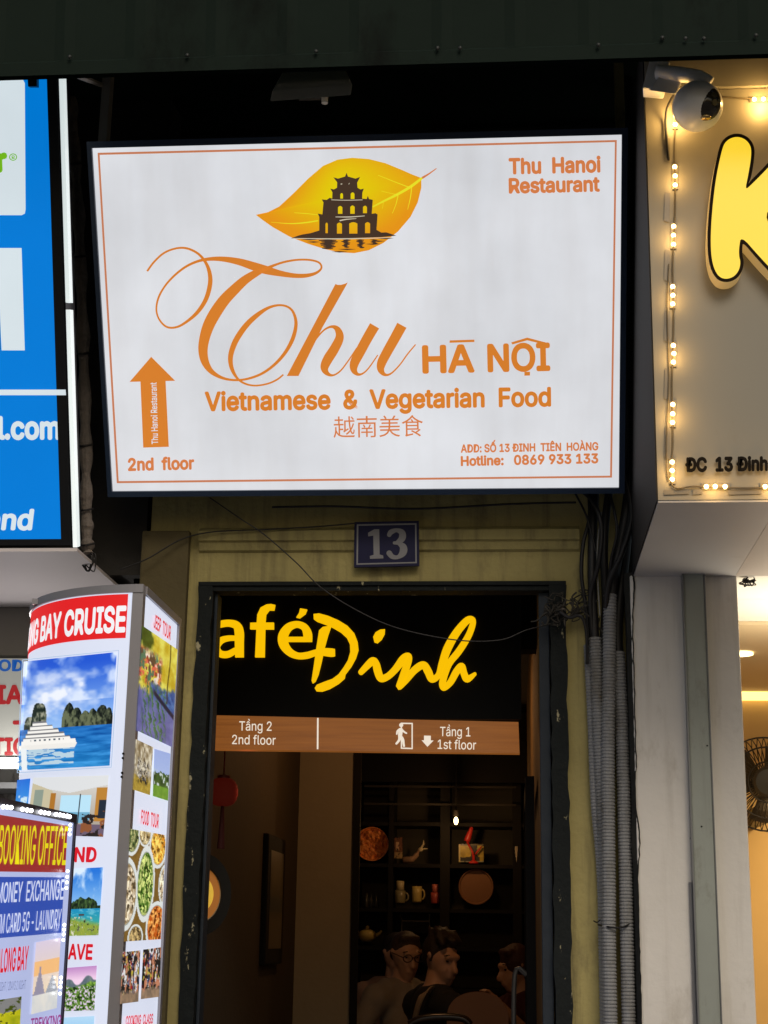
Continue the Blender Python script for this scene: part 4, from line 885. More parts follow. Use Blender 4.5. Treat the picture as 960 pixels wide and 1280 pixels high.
text('ĐC  13 Đinh Tiên Hoàng', S, (856.5, 589), (1062, 586), 17.5, .045, off=.012).obj('lettering', mat('dark_bronze_letter', (.012,.009,.006), .7, spec=.1), sb)
b = MB().stroke([(938.5,163,2),(940,205,2)], S, .004)
# LED string round the panel
ls = thing('led_string', 'string of warm LED modules stuck round the edge of the cream signboard', 'lights', S.at(842, 400, .01))
BU_ = mat('warm_led', (1, .8, .5), .3, emit=12, ecol=(1, .62, .22)); CL = mat('clear_tape', (.22,.195,.15), .3, var=.2, scale=30)
path = []
def module(pts, en=.09):
    jx, jy = random.uniform(-1, 1), random.uniform(-1.5, 1.5); pts = [(x+jx+random.uniform(-.5,.5), y+jy+random.uniform(-.4,.4)) for x, y in pts]
    b = MB(); c0, c1 = S.at(*pts[0], .004), S.at(*pts[-1], .004); d = (c1-c0).normalized()
    side = d.cross(Vector((0, -1, 0)))
    o = MB().hexa([c0-d*.012-side*.0075, c1+d*.012-side*.0075, c1+d*.012+side*.0075, c0-d*.012+side*.0075], [p+Vector((0, .004, 0)) for p in (c0-d*.012-side*.0075, c1+d*.012-side*.0075, c1+d*.012+side*.0075, c0-d*.012+side*.0075)]).obj('led_module', CL, ls)
    for p in pts: MB().sphere(S.at(*p, .008), .0058, 10, 8).obj('bulb', BU_, o, smooth=True)
    l = bpy.data.lights.new('led_glow', 'POINT'); l.energy = en; l.color = (1, .58, .17); l.shadow_soft_size = .012
    lo = bpy.data.objects.new('led_glow', l); COL.objects.link(lo); lo.parent = o; lo.location = S.at(*pts[1], .035)-parent_loc(o)
for x, ys in ((844.5, (134, 145, 156)), (844, (208, 219.5, 231)), (842.5, (283.5, 295, 306)), (842, (358, 369, 380)), (841.5, (432.5, 443, 454)), (841, (505, 516, 527)), (840.5, (578, 588.5, 599.5))): module([(x, y) for y in ys], .6 if ys[0] < 150 else .15*random.uniform(.8, 1.2))
for y, xs_ in ((609.3, (882, 893.5, 905.5)), (608.5, (956, 968, 980)), (124, (943, 954, 965))): module([(x, y) for x in xs_], .8 if y < 200 else .15)
b = MB(); b.tube(cr([S.at(846, 128, .006), S.at(843, 180, .008), S.at(844, 255, .006), S.at(841, 330, .009), S.at(842, 405, .006), S.at(840, 480, .008), S.at(841, 552, .006), S.at(840, 606, .008), S.at(870, 608, .006), S.at(930, 610, .008), S.at(980, 608, .006)], 6), .0022, 6)
b.tube(cr([S.at(836, 330, .006), S.at(834, 390, .009), S.at(836, 470, .006), S.at(833, 560, .01), S.at(835, 600, .006)], 6), .0018, 6)
b.tube(cr([S.at(870, 118, .006), S.at(905, 121, .008), S.at(943, 124, .006)], 6), .0022, 6)
b.obj('lead', mat('yellowed_lead', (.16,.13,.08), .5), ls)
for y0, y1 in ((172, 204), (240, 278), (312, 352), (388, 428), (460, 500), (533, 574)):
    b = MB().poly([(831, y0), (838, y0+1), (837, y1), (830, y1-2)], S, .003); b.obj('tape', CL, ls)
for x0, x1 in ((830, 862), (866, 878), (910, 952)): MB().poly([(x0, 612), (x1, 611), (x1, 617.5), (x0, 618.5)], S, .003).obj('tape', CL, ls)

# security camera
sc_ = thing('security_camera', 'white ball security camera on a bracket over the LED edged signboard', 'camera', W(850, 95, 3.72))
WP = mat('white_camera_plastic', (.82,.82,.82), .3, var=.04); YCm = 3.70
P0 = [W(803,110,3.74), W(829,112,3.74), W(838,77,3.74), W(812,74,3.74)]
b = MB().hexa(P0, [p+Vector((.005, .05, .0)) for p in P0]); b.obj('mount_plate', WP, sc_, bevel=.004)
b = MB().tube(cr([W(822,90,3.73), W(850,93,3.71), W(875,97,3.70), W(888,104,3.70)], 6), [.02]*8+[.019]*5+[.017]*6, 14); b.obj('arm', WP, sc_, smooth=True)
b = MB().hexa([W(812,113,3.72), W(845,118,3.72), W(858,92,3.72), W(826,92,3.72)], [W(812,113,3.77), W(845,118,3.77), W(858,92,3.77), W(826,92,3.77)]); b.obj('junction_box', WP, sc_, bevel=.003)
bc = W(872, 133, YCm); R_ = 34.5/F*YCm*1.0
MB().sphere(bc, R_, 32, 24).obj('ball', WP, sc_, smooth=True)
# lens window: a cap on the ball looking right and down
ld = Vector((.50, -.72, -.30)).normalized(); la = ld.cross(Vector((.35, -.1, 1)).normalized()).normalized(); lb = la.cross(ld)
V = []; Fc = []; n = 32; ri = 8
for i in range(ri+1):
    f_ = i/ri
    for j in range(n):
        t = 2*math.pi*j/n; a_, c_ = (.50-.12*math.sin(t))*f_*math.cos(t), .92*f_*math.sin(t)
        V.append(bc+(ld+la*a_+lb*c_).normalized()*(R_*(1.012 if i < ri else .99)))
for i in range(ri):
    for j in range(n): Fc.append((i*n+j, i*n+(j+1) % n, i*n+n+(j+1) % n, i*n+n+j))
lw = obj('lens_window', V, Fc, mat('smoked_window', (.03,.025,.02), .12, coat=.5), sc_, smooth=True)
for a_, c_, r in ((.12,.30,.0085), (.02,.02,.0085), (-.16,.18,.006)):
    p = bc+(ld+la*a_+lb*c_).normalized()*R_*1.01
    b = MB(); d_ = (p-bc).normalized(); b.tube([p-d_*.002, p+d_*.004], r, 16); b.obj('lens', mat('lens_glass', (.16,.13,.07), .15, .6), lw)
p = bc+(ld+lb*-.72).normalized()*R_*1.012; MB().sphere(p, (.014, .012, .007), 12, 8).obj('lamp_strip', mat('amber_reflector', (.5,.35,.15), .2, .7), lw, smooth=True)
b = MB().tube(cr([W(842,118,3.75), W(834,135,3.77), W(832,150,3.79), W(833,170,3.79), W(836,200,3.792)], 6), .0035, 6); b.obj('lead', M['cable'], sc_)
# shop interior
wm = mat('warm_orange_wall', (.66,.49,.24), .7, var=.05); cm = mat('pale_ceiling', (.75,.74,.68), .7, var=.03)
b = MB().box((xp1-.003, YR+.002, zf), (3.2, YR+.358, zf+.05)).box((xp1-.3, YR+.36, zf), (3.2, 5.35, zf+.05)); b.obj('ceiling', cm, rs)
b = MB().box((xp1-.3, 5.352, zf-.012), (3.2, 6.9, zf+.05)); b.obj('ceiling', mat('cream_ceiling', (.62,.5,.32), .7, var=.05), rs)
b = MB().box((xp1-.3, 6.9, 0), (3.2, 7.0, zf+.05)); b.obj('back_wall', wm, rs)
b = MB().box((xp1-.3, YR+.352, 0), (xp1-.02, 6.9, zf-.014)); b.obj('side_wall', wm, rs)
b = MB().box((3.2, YR, 0), (3.3, 7.0, zf+.05)); b.obj('side_wall', wm, rs)
b = MB().box((xp1-.3, YR-.1, -.002), (3.2, 7.0, .05)); b.obj('floor', mat('beige_floor_tile', (.4,.34,.25), .4), rs)
zc = W(945, 868, 6.85).z; b = MB().box((xp1-.02, 6.86, zc-.02), (3.15, 6.895, zc+.022)); b.obj('cove_light', mat('warm_cove', (1,.8,.5), .4, emit=2.2, ecol=(1, .66, .2)), rs)
pd = W(918, 803, 5.9); MB().lathe([(.04,0),(.048,-.006),(.048,.0)], (pd.x+.02, pd.y, zf-.014), n=20).obj('downlight', mat('lit_downlight', (1,.9,.7), .4, emit=3, ecol=(1, .8, .45)), rs)
for x, y, z, e, c in ((1.15, 5.0, 2.25, 9, (1, .9, .72)), (1.5, 6.3, 2.3, 16, (1, .66, .28))):  # unseen area lights without fittings; the first points up to brighten the ceiling
    l = bpy.data.lights.new('shop_fill', 'AREA'); l.energy = e; l.color = c; l.size = .5; lo = bpy.data.objects.new('shop_fill', l); COL.objects.link(lo); lo.parent = rs; lo.location = Vector((x, y, z))-rs.location; lo.rotation_euler = (math.pi, 0, 0) if y < 6 else (0, 0, 0)
b = MB(); c = W(928, 727, YR+.05)
for i in range(10): b.tube(cr([c, c+Vector((random.uniform(-.01,.03), -.01, random.uniform(-.01,.02))), c+Vector((random.uniform(0,.04), -.012, random.uniform(-.02,.01))), c+Vector((random.uniform(-.01,.02), 0, random.uniform(-.01,.01)))], 4), .0018, 5)
tag(b.obj('wire_tangle', M['cable']), 'small black coil of wire at the top of the white pillar by the shop opening', 'wires')
# wall fan
fc = W(957, 980, 6.4); fan = thing('wall_fan', 'black caged wall fan in the warm lit shop at the right edge', 'fan', fc)
FB = mat('black_fan_wire', (.02,.017,.013), .4); b = MB(); R = .185
prof = [(.03, .075), (.1, .07), (.155, .05), (R, 0), (.155, -.05), (.1, -.065), (.03, -.07)]
for j in range(48):
    t = 2*math.pi*j/48; b.tube([fc+Vector((r*math.cos(t), -h_, r*math.sin(t))) for r, h_ in prof], .0022, 5, cap=False)
for r, h_ in ((R, 0), (.14, .057), (.08, .073)): b.tube([fc+Vector((r*math.cos(2*math.pi*j/40), -h_, r*math.sin(2*math.pi*j/40))) for j in range(41)], .0035, 6)
b.obj('cage', FB, fan)
MB().lathe([(.005,.085),(.05,.083),(.062,.075),(.06,-.02)], fc, 'y').obj('hub', mat('dark_grey_plastic', (.03,.03,.03), .4), fan)
for k in range(3):
    V = []; Fc = []
    for i in range(9):
        t = k*2.094+i/8*1.5
        for r, h_ in ((.05, .03-.05*i/8), (.11, .04-.07*i/8), (.155, .03-.06*i/8)): V.append(fc+Vector((r*math.cos(t), -h_, r*math.sin(t))))
    for i in range(8):
        for j in range(2): Fc.append((i*3+j, i*3+j+1, i*3+4+j, i*3+3+j))
    obj('blade', V+[v+Vector((0, .003, 0)) for v in V], Fc+[tuple(q_+27 for q_ in f_[::-1]) for f_ in Fc], mat('dark_brown_blade', (.05,.04,.03), .4), fan)
b = MB().box((fc.x-.03, 6.44, fc.z-.14), (fc.x+.03, 6.898, fc.z-.08)).lathe([(.05,-.03),(.055,-.09),(.04,-.12)], fc, 'y'); b.obj('bracket', FB, fan)

# ------------------------------------------------------------------ cafe interior seen through the doorway
def lamp(name, e, c, loc, parent, r=.04):
    l = bpy.data.lights.new(name, 'POINT'); l.energy = e; l.color = c; l.shadow_soft_size = r
    o = bpy.data.objects.new(name, l); COL.objects.link(o); o.parent = parent; o.location = Vector(loc)-parent_loc(parent); return o
# shelf unit
YS = 9.55
sx0, sx1 = W(443, 1100, YS).x, W(667, 1100, YS).x
un = thing('shelf_unit', 'black wooden shelf unit covering the back wall of the cafe', 'shelves', ((sx0+sx1)/2, YS, .35))
zt_u = W(550, 978, YS).z
b = MB().box((sx0, YS+.3, .35), (sx1, YS+.32, zt_u+.25)); b.obj('back_panel', mat('dark_olive_panel', (.03,.026,.016), .8), un)
BKW = M['black']
for xx0, xx1 in ((440, 447), (485, 491), (550, 562), (641, 652), (663, 668)):
    a, c = W(xx0, 1100, YS).x, W(xx1, 1100, YS).x
    MB().box((a, YS, .35), (c, YS+.299, zt_u+.25)).obj('upright', BKW, un)
xs_ = [W(v_, 1100, YS).x for v_ in (447.3, 484.7, 491.3, 549.7, 562.3, 640.7, 652.3, 662.7)]
for py in (1028, 1080, 1136, 1184, 1236):
    z = W(550, py, YS).z
    for i in range(0, 8, 2):
        MB().box((xs_[i], YS+.004, z-.022), (xs_[i+1], YS+.298, z)).obj('shelf', BKW, un)
MB().box((sx0, YS-.02, zt_u), (sx1, YS-.002, zt_u+.25)).obj('top_panel', BKW, un)
for py in (984, 1006):
    z = W(550, py, YS).z; MB().box((sx0+.05, YS-.03, z-.006), (sx1-.1, YS-.021, z+.006)).obj('trim', mat('brown_trim', (.02,.015,.01), .7), un)
MB().box((px1-.002, 8.17, .35), (px1+.035, 8.198, 2.9)).obj('dark_post', BKW, house)
def shelfz(py): return W(550, py, YS).z
YI = YS+.1
# carved round plate (left), plain round tray (right)
def disc(name, px, py, rpx, Y, m, lab, cat, relief=0):
    c = W(px, py, Y); r = rpx/F*Y*1.0; t = thing(name, lab, cat, c)
    n, k = 64, 20; V = []; Fc = []
    for i in range(k+1):
        f_ = i/k
        for j in range(n):
            a_ = 2*math.pi*j/n; x, z = r*f_*math.cos(a_), r*f_*math.sin(a_)
            h_ = .012*(f_ > .9)
            if relief: h_ += relief*float(fbm(np.array([[x*9+3]]), np.array([[z*9+3]]), 3, 5)[0, 0]-.5)*(f_ < .9)
            V.append(c+Vector((x, -h_, z)))
    for i in range(k):
        for j in range(n): Fc.append((i*n+j, i*n+(j+1) % n, i*n+n+(j+1) % n, i*n+n+j))
    base = len(V); V += [c+Vector((r*math.cos(2*math.pi*j/n), .018, r*math.sin(2*math.pi*j/n))) for j in range(n)]
    Fc += [(k*n+j, k*n+(j+1) % n, base+(j+1) % n, base+j) for j in range(n)]+[tuple(base+j for j in range(n))]
    obj('dish', V, Fc, m, t, smooth=False); return t, c, r
disc('carved_plate', 465, 1055, 20.5, YS+.05, mat('orange_carved_wood', (.85,.27,.06), .5, var=.3, scale=45, spots=(.42,.10,.02), spot_scale=30, spot_lo=.52, spot_hi=.56), 'round orange carved plate standing at the left of the top shelf', 'plate', .06)
disc('round_tray', 595, 1108.5, 21, YS+.05, mat('brown_lacquer_tray', (.20,.085,.03), .45, var=.1, scale=5), 'plain round brown tray standing on the middle shelf', 'tray')
# cards and picture
def card(name, q, Y, fn, lab, cat, grp=None):
    Sx = front(Y); t = thing(name, lab, cat, Sx.at(*q[3]))
    picture('print', Sx, q, fn, picmat(0, 'unlit_print', 1.0), t, off=.0015, res=1.4)
    MB().poly([q[0], q[1], q[2], q[3]], Sx, .001, .008).obj('backing', BKW, t)
def p_card(u, v):
    n = fbm(u, v, 7, 3); C = mixc((.25,.12,.08), (.55,.35,.25), n); put(C, v < .3, (.62,.52,.36)); put(C, (abs(u-.45) < .16) & (abs(v-.6) < .2), (.75,.62,.5)); put(C, fbm(u, v, 10, 8) > .62, (.12,.05,.04)); return C
card('picture_card', [(491.5,1047),(503,1047),(503,1073),(491.5,1073)], YI, p_card, 'small reddish picture card beside the orange plate', 'card')
def p_trees(u, v):
    n = fbm(u, v, 6, 4); C = mixc((.55,.46,.10), (.85,.75,.25), n); put(C, (abs(u-.62) < .1+.06*n), (.05,.04,.03)); put(C, (v < .22+.1*n) & (u < .85), (.06,.05,.04)); put(C, (v < .06), (.6,.6,.5)); put(C, (v > .9), (.3,.25,.1)); put(C, (u < .05), (.8,.75,.5)); put(C, abs(v-.45-(u-.6)*1.2) < .03, (.05,.04,.03)); return C
card('picture_card', [(573.5,1055),(604.5,1055),(604.5,1077.5),(573.5,1077.5)], YI-.02, p_trees, 'yellow landscape picture on the shelf above the round brown tray', 'picture')
# red horn shaped ornament standing before the picture
rh = MB(); p = [W(583.5,1052,YI-.05), W(586,1045,YI-.05), W(589,1036,YI-.05)]; rh.tube(cr(p+[W(589.5,1033,YI-.05)], 5), [.017,.019,.02,.02,.019,.018,.017,.016,.014,.013,.012,.011,.009,.007,.005,.002], 10)
rh.tube([W(584, 1052, YI-.05), W(591, 1066, YI-.05), W(592, 1078, YI-.05)], .007, 6); rh.tube([W(602, 1058, YI-.05), W(594, 1068, YI-.05)], .005, 6); rh.lathe([(.03,0),(.03,.008),(.008,.02),(.006,.05)], W(592, 1079.5, YI-.05), n=12)
tag(rh.obj('ornament', mat('red_lacquer', (.55,.03,.02), .4), smooth=True), 'red horn shaped ornament on a stem in front of the yellow picture', 'ornament')
# bird ornament on driftwood
bi = thing('bird_ornament', 'little pale bird ornament on driftwood on the top shelf', 'ornament', W(520, 1077, YI))
MB().tube(cr([W(505,1075,YI), W(515,1074,YI-.02), W(521,1068,YI), W(524,1062,YI)], 5), [.02]*6+[.016]*5+[.009]*5, 8).obj('driftwood', mat('driftwood', (.28,.17,.11), .8, bump=.5), bi, smooth=True)
b = MB().sphere(W(526,1062,YI), (.016,.014,.014), 10, 8).tube([W(526,1061,YI), W(529.5,1055,YI), W(529.3,1050,YI)], [.008,.006,.002], 8).tube([W(527,1062,YI), W(531,1061,YI), W(535,1061,YI)], [.007,.005,.001], 8)
b.obj('bird', mat('bone_white', (.6,.5,.3), .5), bi, smooth=True)
# mugs
def mug(px, py, hpx, wpx, m, lab, top=None):
    c = W(px, py, YI-.02); h_ = hpx/F*YI; r = wpx/2/F*YI
    t = thing('mug', lab, 'mug', c, 'mugs on the middle shelf')
    MB().lathe([(r*.88,0),(r*.95,h_*.1),(r,h_*.5),(r,h_),(r*.88,h_),(r*.84,h_*.2),(.001,h_*.15)], c, n=20).obj('body', m, t, smooth=True)
    MB().tube([c+Vector((r*.9+r*.65*math.sin(a_), 0, h_*.5-h_*.32*math.cos(a_))) for a_ in np.linspace(.15, math.pi-.15, 9)], r*.16, 6).obj('handle', m, t, smooth=True)
    if top:
        MB().lathe([(r*.6,h_+.001),(r*.72,h_+.003),(r*.75,h_*1.75),(r*.66,h_*1.75),(r*.6,h_*1.1),(.001,h_*1.08)], c, n=18).obj('cup', top, t, smooth=True)
ivory = mat('ivory_glaze', (.5,.42,.24), .35); olive = mat('olive_glaze', (.24,.21,.11), .35); yel = mat('yellow_glaze', (.52,.40,.12), .35); redg = mat('red_glaze', (.42,.07,.05), .35)
mug(500, 1129, 15, 13, olive, 'dark mug with an ivory cup stacked on it, leftmost of the three mugs', ivory)
mug(521, 1128, 19, 12, yel, 'yellow mug between the dark mug and the red mug')
mug(544, 1129.5, 13, 11, redg, 'red mug with a red cup stacked on it', mat('coral_glaze', (.5,.13,.09), .35))
# framed box, teapot dish and glass
t = thing('framed_box', 'dark box with a bright metal rim on the lower shelf', 'box', W(520, 1168, YI))
MB().box(W(502, 1166, YI), W(538, 1152, YI)+Vector((0, .06, 0))).obj('box', BKW, t)
mt = mat('brushed_rim', (.45,.42,.36), .3, .7); b = MB()
b.tube([W(502,1165,YI-.004), W(502.5,1151,YI-.004), W(537,1151.5,YI-.004), W(537,1165,YI-.004)], .004, 6); 
for x in (500, 537): b.sphere(W(x, 1143.5, YI), .006, 8, 6)
b.tube([W(500,1144,YI), W(503,1151,YI)], .0025, 5).tube([W(537,1144,YI), W(536.5,1151,YI)], .0025, 5); b.obj('rim', mt, t)
c = W(459, 1177, YI); t = thing('teapot', 'small yellow ceramic teapot on the lower left shelf', 'teapot', c)
MB().lathe([(.03,0),(.05,.02),(.055,.04),(.045,.06),(.02,.072),(.008,.076),(.012,.086),(.004,.094)], c, n=20).obj('body', yel, t, smooth=True)
MB().tube([c+Vector((.05,0,.035)), c+Vector((.075,0,.05)), c+Vector((.085,0,.066))], [.012,.009,.006], 8).obj('spout', yel, t, smooth=True)
MB().tube(cr([c+Vector((-.05,0,.055)), c+Vector((-.08,0,.055)), c+Vector((-.08,0,.03)), c+Vector((-.052,0,.022))], 4), .006, 6).obj('handle', yel, t, smooth=True)
c = W(643.5, 1078, YI-.08); tag(MB().lathe([(.018,0),(.02,.004),(.022,.10),(.019,.10),(.016,.02)], W(645.5, 1079.5, YS+.02), n=16).obj('glass', mat('cloudy_glass', (.5,.45,.35), .15), smooth=True), 'small bright drinking glass on the shelf right of the yellow picture', 'glass')
for i, px in enumerate((458, 464, 470)):
    tag(MB().lathe([(.012,0),(.016,.01),(.016,.05),(.008,.07),(.008,.085)], W(px, 1135, YI), n=12).obj('jar', mat('dark_glass_jar', (.05,.05,.045), .15), smooth=True), 'small dark glass jar in a row under the orange plate', 'jar', 'dark jars under the orange plate')
# spot bulb
c = W(570, 1026, 9.3); sp = thing('bulb_lamp', 'small bright bare bulb shining over the shelves', 'lamp', c)
MB().sphere(c, (.013,.013,.023), 12, 8).obj('bulb', mat('hot_bulb', (1,.8,.5), .3, emit=7, ecol=(1, .74, .36)), sp, smooth=True)
MB().tube([c+Vector((0,0,.03)), c+Vector((0,.0,.06))], .017, 10).tube([c+Vector((0,0,.06)), Vector((c.x, c.y, 3.0))], .004, 6).obj('socket', BKW, sp)
lamp('bulb_light', 2.4, (1, .55, .22), c+Vector((0, -.06, -.03)), sp, .02)
# unseen pendant added behind the sign to light the room
c = Vector((-.50, 7.15, 2.72)); pn = thing('added_pendant', 'unseen warm pendant lamp added behind the sign to light the cafe', 'lamp', c)
MB().lathe([(.03,.14),(.05,.13),(.16,.0),(.155,.0),(.045,.12)], c, n=24).obj('shade', BKW, pn)
MB().tube([c+Vector((0,0,.13)), Vector((c.x, c.y, 3.0))], .004, 6).obj('cord', BKW, pn)
MB().sphere(c+Vector((0,0,.05)), .03, 10, 8).obj('bulb', _m['hot_bulb'], pn, smooth=True)
lamp('added_pendant_light', 7.5, (1, .50, .19), c+Vector((0, 0, -.02)), pn, .05)
# red lantern
c = W(279, 990, 5.62); ln = thing('red_lantern', 'dim glowing red paper lantern inside the doorway on the left', 'lantern', c)
V = MB(); prof = [(.02, .05)]
for i in range(17):
    a_ = math.pi*i/16; prof.append((.022+.030*math.sin(a_)+(.0022 if i % 2 else 0), .048*math.cos(a_)))
V.lathe(prof+[(.02, -.05)], c, n=28).obj('paper', mat('red_lantern_paper', (.045,.004,.003), .85, emit=.03, ecol=(1, .07, .03)), ln, smooth=True)
MB().tube([c+Vector((0,0,.05)), Vector((c.x, c.y, 3.0))], .003, 6).lathe([(.024,.049),(.024,.058),(.008,.062)], c, n=16).obj('cap', mat('dark_red_cap', (.12,.01,.01), .5), ln)
MB().tube([c+Vector((0,0,-.05)), c+Vector((0,0,-.2))], [.006,.014], 10).obj('tassel', mat('dark_red_tassel', (.05,.004,.004), .8), ln)
lamp('lantern_light', .12, (1, .10, .05), c+Vector((.075, .03, .0)), ln, .03)
# red pennant further in
c = W(326, 1082, 7.6); b = MB().poly([(322,1072),(329,1068),(331,1100),(328,1108),(321,1092)], front(7.6), 0, .02).tube([W(328,1070,7.61), Vector((W(328,1070,7.61).x, 7.61, 3.0))], .012, 6)
tag(b.obj('pennant', mat('red_cloth', (.30,.015,.012), .7)), 'small red cloth pennant hanging on a dark cord beside the framed picture', 'pennant')
# round plaque on the left wall just inside (projecting sign)
c = W(249, 1118, 5.1); t = thing('round_sign', 'round yellow and brown sign with a thick black rim half hidden by the door frame', 'sign', c); nrm = Vector((.45, -1, 0)).normalized(); sx_ = Vector((0, 0, 1)).cross(nrm).normalized()
def rdisc(r0_, r1_, d0, d1, m, nm):
    V = []; Fc = []; n = 48
    for r, d_ in ((r0_, d1), (r1_, d1), (r1_, d0), (r0_, d0)):
        for j in range(n): a_ = 2*math.pi*j/n; V.append(c+sx_*(r*math.cos(a_))+Vector((0, 0, r*math.sin(a_)*1.32))+nrm*d_)
    for i in range(4):
        for j in range(n): Fc.append((i*n+j, i*n+(j+1) % n, ((i+1) % 4)*n+(j+1) % n, ((i+1) % 4)*n+j))
    obj(nm, V, Fc, m, t)
rk = 5.1/F
rdisc(25*rk, 37*rk, -.03, .035, M['black'], 'rim'); rdisc(16*rk, 25*rk, -.02, .02, mat('brown_ring', (.34,.12,.025), .4, emit=.25, ecol=(.7,.24,.03)), 'ring'); rdisc(.001, 16*rk, -.02, .022, mat('yellow_disc', (.75,.5,.06), .4, emit=.4, ecol=(1,.6,.06)), 'disc')
rdisc(24.2*rk, 25.2*rk, .0, .023, mat('cream_rule', (.4,.3,.18), .5), 'rule')
MB().tube([c+Vector((-.02, .03, 0)), Vector((xl, c.y+.03, c.z))], .012, 8).obj('bracket', M['black'], t)
# framed picture on the left wall
xw = xl+.004; 
def WX(px, py, x): d = ray(px, py); return EYE+d*((x-EYE.x)/d.x)
y0, y1 = 7.05, 7.58; pa = W(345, 1060, 7.45); zt2 = W(345, 1048, 7.45).z; zb2 = W(342, 1205, 7.45).z; xpn = W(334, 1120, 7.05).x
t = thing('framed_picture', 'tall dark framed picture hanging on the dim left wall', 'picture', (xw, 7.45, zb2))
MB().box((xw-.02, y0, zb2), (xpn, y1, zt2)).obj('frame', M['black'], t, bevel=.01)
def p_dim(u, v):
    n = fbm(u, v, 4, 12); C = mixc((.2,.17,.1), (.45,.4,.25), n); put(C, v < .3, (.4,.35,.25)); put(C, (abs(v-.45) < .08), (.2,.22,.2)); return C
nx, ny = 16, 40; u, v = np.meshgrid(np.linspace(0, 1, nx), np.linspace(0, 1, ny)); Cc = p_dim(u, 1-v); Cc = np.where(Cc <= .04045, Cc/12.92, ((Cc+.055)/1.055)**2.4)
obj('print', [(xpn+.002, y0+.07+(y1-y0-.14)*a_, zt2-.07-(zt2-zb2-.14)*c_) for a_, c_ in zip(u.ravel(), v.ravel())], [(j*nx+i, j*nx+i+1, (j+1)*nx+i+1, (j+1)*nx+i) for j in range(ny-1) for i in range(nx-1)], picmat(0, 'unlit_print', 1.0), t, col=Cc.reshape(-1, 3))
tag(MB().box(W(352, 966, 8.1), W(366, 982, 8.1)+Vector((0, .09, 0))).lathe([(.03,0),(.03,.05)], W(358, 966, 8.1), n=12).obj('wall_speaker', mat('grey_box', (.2,.19,.17), .5), bevel=.006), 'small grey box fixed high on the corner of the inner wall', 'speaker')

# ------------------------------------------------------------------ people at the table
def blob(name, parts, m, parent, voxel=.012, smooth=2, label=None):
    b = MB()
    for p in parts:
        if p[0] == 'c':
            _, a_, c_, r1, r2 = p; a_, c_ = Vector(a_), Vector(c_); L = (c_-a_).length; n = max(2, int(L/(.35*min(r1, r2)))+1)
            for i in range(n+1): b.sphere(a_.lerp(c_, i/n), r1+(r2-r1)*i/n, 12, 8)
        else: b.sphere(p[1], p[2], 18, 12)
    o = b.obj(name, m, parent, smooth=True)
    md = o.modifiers.new('r', 'REMESH'); md.mode = 'VOXEL'; md.voxel_size = voxel
    ms = o.modifiers.new('s', 'SMOOTH'); ms.iterations = smooth*3; ms.factor = .5
    dg = bpy.context.evaluated_depsgraph_get(); me = bpy.data.meshes.new_from_object(o.evaluated_get(dg)); o.modifiers.clear(); old = o.data; o.data = me; bpy.data.meshes.remove(old); me.name = name
    for q_ in me.polygons: q_.use_smooth = True
    if not me.materials: me.materials.append(m)
    if label: o['label'] = label
    return o
